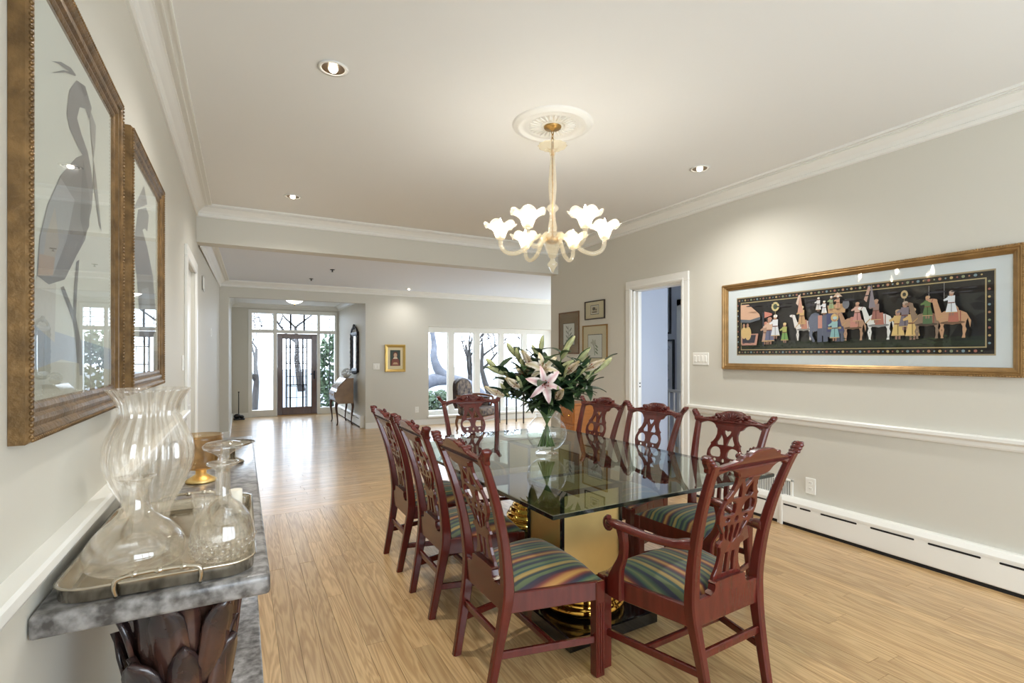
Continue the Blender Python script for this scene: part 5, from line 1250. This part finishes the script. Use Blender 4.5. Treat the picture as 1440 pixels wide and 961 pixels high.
stems = [  # sideways, up, forward (head position from the vase mouth), kind, what sets it apart
    (-0.33, 0.30, 0.02, 'bud', 'lily stem of closed buds reaching out farthest towards the wide window'),
    (-0.21, 0.39, -0.05, 'bud', 'lily stem of closed buds rising in front of the window mullions'),
    (-0.10, 0.33, 0.05, 'closed', 'lily stem with a half opened pinkish flower near the top on the window side'),
    (-0.19, 0.19, 0.16, 'closed', 'lily stem with a half opened cream flower low on the window side'),
    (-0.03, 0.21, 0.19, 'pink', 'lily stem with a wide open pink flushed flower at the front of the bouquet'),
    (-0.03, 0.30, 0.08, 'white', 'lily stem with an open cream flower just above the pink one'),
    (0.11, 0.42, 0.02, 'bud', 'tallest lily stem of closed buds, before the end of the right wall'),
    (0.12, 0.28, 0.12, 'closed', 'lily stem with a half opened cream flower in the middle of the bouquet'),
    (0.25, 0.30, 0.06, 'closed', 'lily stem with a half opened cream flower leaning towards the doorway'),
    (0.37, 0.31, -0.02, 'bud', 'lily stem of closed buds reaching out farthest towards the doorway'),
    (0.18, 0.15, 0.14, 'leafy', 'bare leafy lily stem low on the doorway side of the bouquet'),
    (-0.29, 0.13, 0.08, 'closed', 'lily stem with a drooping half opened flower on the window side'),
    (0.05, 0.12, 0.21, 'closed', 'lily stem with a half opened flower hanging over the vase rim'),
    (0.28, 0.18, 0.04, 'leafy', 'bare leafy lily stem leaning out towards the doorway casing'),
    (-0.04, 0.40, -0.12, 'bud', 'lily stem of closed buds standing upright at the back of the bouquet'),
    (0.02, 0.30, -0.16, 'leafy', 'bare leafy lily stem at the back of the bouquet'),
    (-0.14, 0.24, -0.10, 'white', 'lily stem with an open cream flower turned away behind the bouquet'),
    (-0.24, 0.22, 0.04, 'leafy', 'bare leafy lily stem spreading towards the wide window'),
    (0.21, 0.36, -0.04, 'bud', 'lily stem of closed buds before the cream matted print'),
    (0.08, 0.20, 0.10, 'leafy', 'bare dark leafy lily stem filling the middle of the bouquet')]
M0 = Vector((VX, VY, 0.7605 + 0.27))
for i, (sx, up, fw, kind, lbl) in enumerate(stems):
    foot = Vector((VX, VY, 0.812)) + CR * (-sx * 0.16) + CF * (-fw * 0.2)
    mouth = M0 + CR * sx * 0.10 + CF * fw * 0.10
    head = M0 + CR * sx + CF * fw + CU * up
    t = thing('lily_stem', lbl, 'flower', foot, 0, 'lilies in the globe vase')
    path = smooth_path([tuple(Vector((0, 0, 0))), tuple(mouth - foot), tuple((mouth - foot) * 0.45 + (head - foot) * 0.55 + CU * 0.03), tuple(head - foot)], 5)
    MB().tube(path, 0.0042, 7).build('stem', M_STEM, t)
    d = (CR * sx + CF * (fw + 0.10) + CU * 0.12).normalized(); hp_ = head - foot
    if kind == 'bud':
        for k in range(3):
            b = inst('bud', bud_me, t, Vector(path[-1 - k * 2]), aim(d + Vector((rgl.uniform(-0.7, 0.7), rgl.uniform(-0.7, 0.7), rgl.uniform(0.2, 0.9)))), (1.35, 1.35, rgl.uniform(0.95, 1.3)))
    elif kind == 'closed':
        flower(t, hp_, d + CU * 0.1, petW, True, rgl.random()); inst('bud', bud_me, t, Vector(path[-3]), aim(d + CU * 0.9))
    elif kind == 'pink': flower(t, hp_, (CF * 1.0 + CR * 0.05 + CU * 0.15), petP, False, 0.3)
    elif kind == 'white':
        flower(t, hp_, (CF * 0.8 + CR * sx * 2 + CU * 0.35), petW, False, rgl.random()); inst('bud', bud_me, t, Vector(path[-3]), aim(CU + CR * rgl.uniform(-1, 1)))
    nl = 18 if kind == 'leafy' else 12
    for k in range(nl):
        j = len(path) - 1 - int((k + (0 if kind == 'leafy' else 1)) * 9 / nl)
        inst('leaf', blades[rgl.randrange(4)], t, Vector(path[j]), (rgl.uniform(-0.4, 0.4), rgl.uniform(-0.9, 0.1), k * 2.4 + i), (rgl.uniform(0.85, 1.3),) * 3)

# ================================================================== LIVING ROOM FURNITURE
M_PAIS = mat('paisley_fabric', (150, 134, 118), 0.85, noise=0.0, nscale=16, col2=(62, 58, 66))
M_FRUIT = mat('fruitwood', (128, 84, 52), 0.35, coat=0.3, noise=0.15, nscale=8)
bg_ = thing('upholstered_armchair', 'patterned upholstered armchair with curved wooden frame by the wide window', 'armchair', (3.98, 8.85, 0), R(-146))
mb = MB()   # faces +y locally
outl = smooth_loop([(-0.27, 0.42), (0.27, 0.42), (0.29, 0.70), (0.25, 0.90), (0.14, 0.97), (0, 0.99), (-0.14, 0.97), (-0.25, 0.90), (-0.29, 0.70)], 3)
mb.prism(outl, -0.33, -0.27, lambda x, z, y: (x, y - 0.12 * (z - 0.42), z)); mb.build('back_frame', mat('dark_frame_wood', (58, 44, 44), 0.4), bg_)
MB().prism([(x * 0.90, 0.70 + (z - 0.70) * 0.90) for x, z in outl], -0.275, -0.235, lambda x, z, y: (x, y - 0.12 * (z - 0.42), z)).build('back_cushion', M_PAIS, bg_)
MB().bbox((-0.30, -0.26, 0.30), (0.30, 0.30, 0.45), 0.045, 3).build('seat_cushion', M_PAIS, bg_)
MB().bbox((-0.31, -0.28, 0.23), (0.31, 0.31, 0.30), 0.01).build('seat_rail', M_FRUIT, bg_)
for s in (-1, 1):
    pts = smooth_path([(s * 0.27, -0.30, 0.66), (s * 0.32, -0.12, 0.66), (s * 0.34, 0.06, 0.64), (s * 0.33, 0.16, 0.60), (s * 0.31, 0.12, 0.45), (s * 0.30, 0.16, 0.30)], 4)
    MB().tube(pts, 0.022, 8).build('arm', M_FRUIT, bg_)
    MB().bbox((s * 0.30 - 0.02, -0.25, 0.42), (s * 0.30 + 0.02, 0.10, 0.62), 0.015, 2).build('arm_panel', M_PAIS, bg_)
    for y in (-0.26, 0.28): MB().tube(smooth_path([(s * 0.28, y, 0.25), (s * 0.30, y * 1.06, 0.15), (s * 0.285, y, 0.05), (s * 0.295, y * 1.05, 0.0)], 3), [0.032, 0.03, 0.029, 0.026, 0.024, 0.022, 0.02, 0.019, 0.018, 0.02][:10], 8).build('leg', M_FRUIT, bg_)
st = thing('side_table', 'small black iron side table by the wide window', 'side table', (5.02, 9.4, 0))
MB().bbox((-0.22, -0.18, 0.60), (0.22, 0.18, 0.615), 0.004).build('top', M_IRON, st)
for sx in (-1, 1):
    for sy in (-1, 1): MB().bbox((sx * 0.20 - 0.012, sy * 0.16 - 0.012, 0), (sx * 0.20 + 0.012, sy * 0.16 + 0.012, 0.60), 0.002).build('leg', M_IRON, st)
cb = thing('wooden_chest', 'low honey brown wooden chest against the right wall under the small prints', 'chest', (3.86, 5.36, 0))
M_HONEY = mat('honey_wood', (176, 112, 56), 0.4, coat=0.3, noise=0.12, nscale=5, stretch=(1, 6, 6))
MB().bbox((-0.19, -0.16, 0.06), (0.21, 0.16, 0.80), 0.006).build('body', M_HONEY, cb)
MB().bbox((-0.205, -0.175, 0.80), (0.215, 0.175, 0.825), 0.006).build('top', M_HONEY, cb)
for k in range(3):
    d = MB().bbox((-0.202, -0.14, 0.12 + 0.225 * k), (-0.188, 0.14, 0.32 + 0.225 * k), 0.004).build('drawer', M_HONEY, cb)
    for y in (-0.07, 0.07): MB().ell((-0.212, y, 0.22 + 0.225 * k), (0.014, 0.014, 0.014), 10, 6).build('knob', M_BRASS, d)
for sx in (-1, 1):
    for sy in (-1, 1): MB().bbox((sx * 0.16 - 0.02, sy * 0.13 - 0.02, 0), (sx * 0.16 + 0.02, sy * 0.13 + 0.02, 0.06), 0.003).build('foot', M_HONEY, cb)

# ================================================================== ENTRY FURNITURE
dk = thing('slant_front_desk', 'brown wooden slant front desk on curved legs in the entry', 'desk', (0, 10.70, 0))
M_DESK = mat('walnut_veneer', (142, 108, 66), 0.3, coat=0.4, noise=0.2, nscale=5)
side = smooth_loop([(1.70, 0.46), (1.66, 0.58), (1.70, 0.70), (1.72, 0.745)], 1)
prof = [(2.03, 0.44), (1.73, 0.44), (1.68, 0.50), (1.665, 0.58), (1.69, 0.68), (1.715, 0.745), (1.90, 0.945), (2.03, 0.945)]
MB().prism(prof, 0.03, 0.80, lambda x, z, y: (x, y, z)).build('body', M_DESK, dk)
MB().prism([(1.700, 0.745), (1.712, 0.740), (1.897, 0.940), (1.886, 0.948)], 0.05, 0.78, lambda x, z, y: (x - 0.004, y, z + 0.003)).build('slant_lid', mat('polished_lid', (150, 118, 78), 0.12, coat=0.8), dk)
MB().bbox((1.88, 0.02, 0.945), (2.04, 0.81, 0.957), 0.003).build('top', M_DESK, dk)
for k in range(2): 
    d = MB().bbox((1.655, 0.07 + 0.34 * k, 0.56), (1.70, 0.39 + 0.34 * k, 0.68), 0.005).build('drawer', M_DESK, dk)
    MB().ell((1.648, 0.23 + 0.34 * k, 0.62), (0.012, 0.012, 0.012), 8, 6).build('knob', M_BRASS, d)
for x, s in ((1.72, -1), (2.0, 1)):
    for y in (0.06, 0.77):
        MB().tube(smooth_path([(x, y, 0.48), (x + s * 0.025, y, 0.38), (x + s * 0.005, y, 0.20), (x - s * 0.005, y, 0.06), (x + s * 0.015, y, 0.0)], 3), [0.03, 0.03, 0.028, 0.025, 0.022, 0.019, 0.016, 0.014, 0.013, 0.012, 0.012, 0.013, 0.014], 8).build('leg', mat('dark_leg', (74, 48, 34), 0.4), dk)
bw = thing('white_flower_bowl', 'white flowers in a small pale bowl on top of the slant front desk', 'flowers', (1.95, 11.05, 0.9575))
shell_lathe([(0.03, 0.0), (0.07, 0.03), (0.085, 0.07)], 0.004, n=24).build('bowl', M_PLATE, bw)
mb = MB(); rb = random.Random(3)
for k in range(60):
    a = rb.uniform(0, 2 * PI); u = rb.uniform(0, 1); r = 0.10 * math.sqrt(1 - u * u)
    mb.ell((math.cos(a) * r, math.sin(a) * r, 0.06 + u * 0.13), (0.02, 0.02, 0.012), 6, 4)
x = mb.build('blossoms', mat('white_blossom', (232, 236, 240), 0.7), bw); x['kind'] = 'stuff'
mi = thing('wall_mirror', 'tall narrow mirror in a dark carved frame above the slant front desk', 'mirror', (XE1 - 0.0005, 0, 0))
f = lambda y, z, d: (-d, y, z)
M_CARVED = mat('dark_carved_frame', (44, 40, 42), 0.35, metal=0.3)
frame_part(mi, 10.62, 11.32, 1.08, 1.92, 0.085, 0.05, f, M_CARVED)
MB().box((-0.012, 10.69, 1.15), (-0.004, 11.25, 1.86)).build('mirror_glass', mat('mirror_silver', (235, 238, 240), 0.02, metal=1.0), mi)
mb = MB()
for k in range(16):
    a = R(10 + 160 * k / 15); mb.ell((-0.03, 10.97 - math.cos(a) * 0.30, 1.90 + math.sin(a) * 0.12), (0.02, 0.035, 0.03), 8, 5)
    mb.ell((-0.03, 10.97 - math.cos(a) * 0.30, 1.10 - math.sin(a) * 0.05), (0.02, 0.03, 0.022), 8, 5)
for s in (-1, 1):
    for k in range(9): mb.ell((-0.03, 10.97 + s * (0.35 + 0.015 * math.sin(k * 2)), 1.12 + 0.095 * k), (0.022, 0.028, 0.045), 8, 5)
mb.ell((-0.035, 10.97, 2.03), (0.03, 0.06, 0.06), 10, 6)
mb.build('carved_scrollwork', M_CARVED, mi)
bs = thing('iron_stand', 'small black iron stand with a thin upright rod in the entry corner', 'stand', (-0.06, 12.75, 0))
MB().cyl((0, 0), 0.010, 0.02, 0.60, 8).build('rod', M_IRON, bs)
MB().bbox((-0.10, -0.08, 0.0), (0.12, 0.08, 0.03), 0.006).build('base', M_IRON, bs)
MB().ell((-0.03, 0, 0.08), (0.07, 0.06, 0.055), 10, 6).ell((0.06, 0, 0.06), (0.05, 0.05, 0.04), 10, 6).build('brush', M_IRON, bs)
MB().ell((0, 0, 0.61), (0.018, 0.018, 0.018), 8, 6).build('finial', M_IRON, bs)

# ================================================================== BLUE HALL
wallbox('wall_hall_partition', [((XR + 0.13, 4.93, 0), (4.98, 5.03, 2.75))], M_WALL_BLUE)
def hall_print(label, y0, y1, z0, z1):
    t = thing('framed_print', label, 'picture', (5.999, 0, 0), 0, 'black framed prints in the blue hall')
    frame_part(t, y0, y1, z0, z1, 0.03, 0.025, lambda y, z, d: (-d, y, z), M_BLACK, [(0, 0), (0, 1), (1, 1), (1, 0)])
    MB().box((-0.01, y0 + 0.02, z0 + 0.02), (0, y1 - 0.02, z1 - 0.02)).build('mat_board', M_MATTE, t)
    a = Art(lambda y, z, d: (-0.0104 - d, y, z)); rq = random.Random(int(z0 * 100))
    a.rect(y0 + 0.07, z0 + 0.08, y1 - 0.07, z1 - 0.08, (216, 218, 220))
    for k in range(14): a.oval(rq.uniform(y0 + 0.1, y1 - 0.1), rq.uniform(z0 + 0.12, z1 - 0.12), 0.03, 0.012, (176, 180, 188), rq.uniform(0, 3))
    a.build('printed_image', M_INK, t)
hall_print('upper black framed print in the blue hall', 5.86, 6.17, 1.77, 2.56)
hall_print('lower black framed print in the blue hall', 5.79, 6.17, 0.84, 1.68)
hc = MB().bbox((5.975, 5.62, 0), (6.0, 5.73, 2.30), 0.004).bbox((5.975, 4.70, 2.20), (6.0, 5.73, 2.30), 0.004); struct(hc.build('trim_13', M_TRIM))
struct(MB().bbox((5.985, 4.80, 0.005), (6.0, 5.62, 2.20), 0.003).build('door_4', M_TRIM))
gr = thing('stair_guard', 'white stair handrail on slim balusters in the blue hall', 'railing', (5.45, 0, 0))
MB().bbox((-0.025, 5.0, 0.90), (0.025, 5.62, 0.94), 0.006).build('handrail', M_TRIM, gr)
for k in range(6): MB().bbox((-0.012, 5.06 + 0.1 * k, 0), (0.012, 5.084 + 0.1 * k, 0.90), 0.002).build('baluster', M_TRIM, gr)
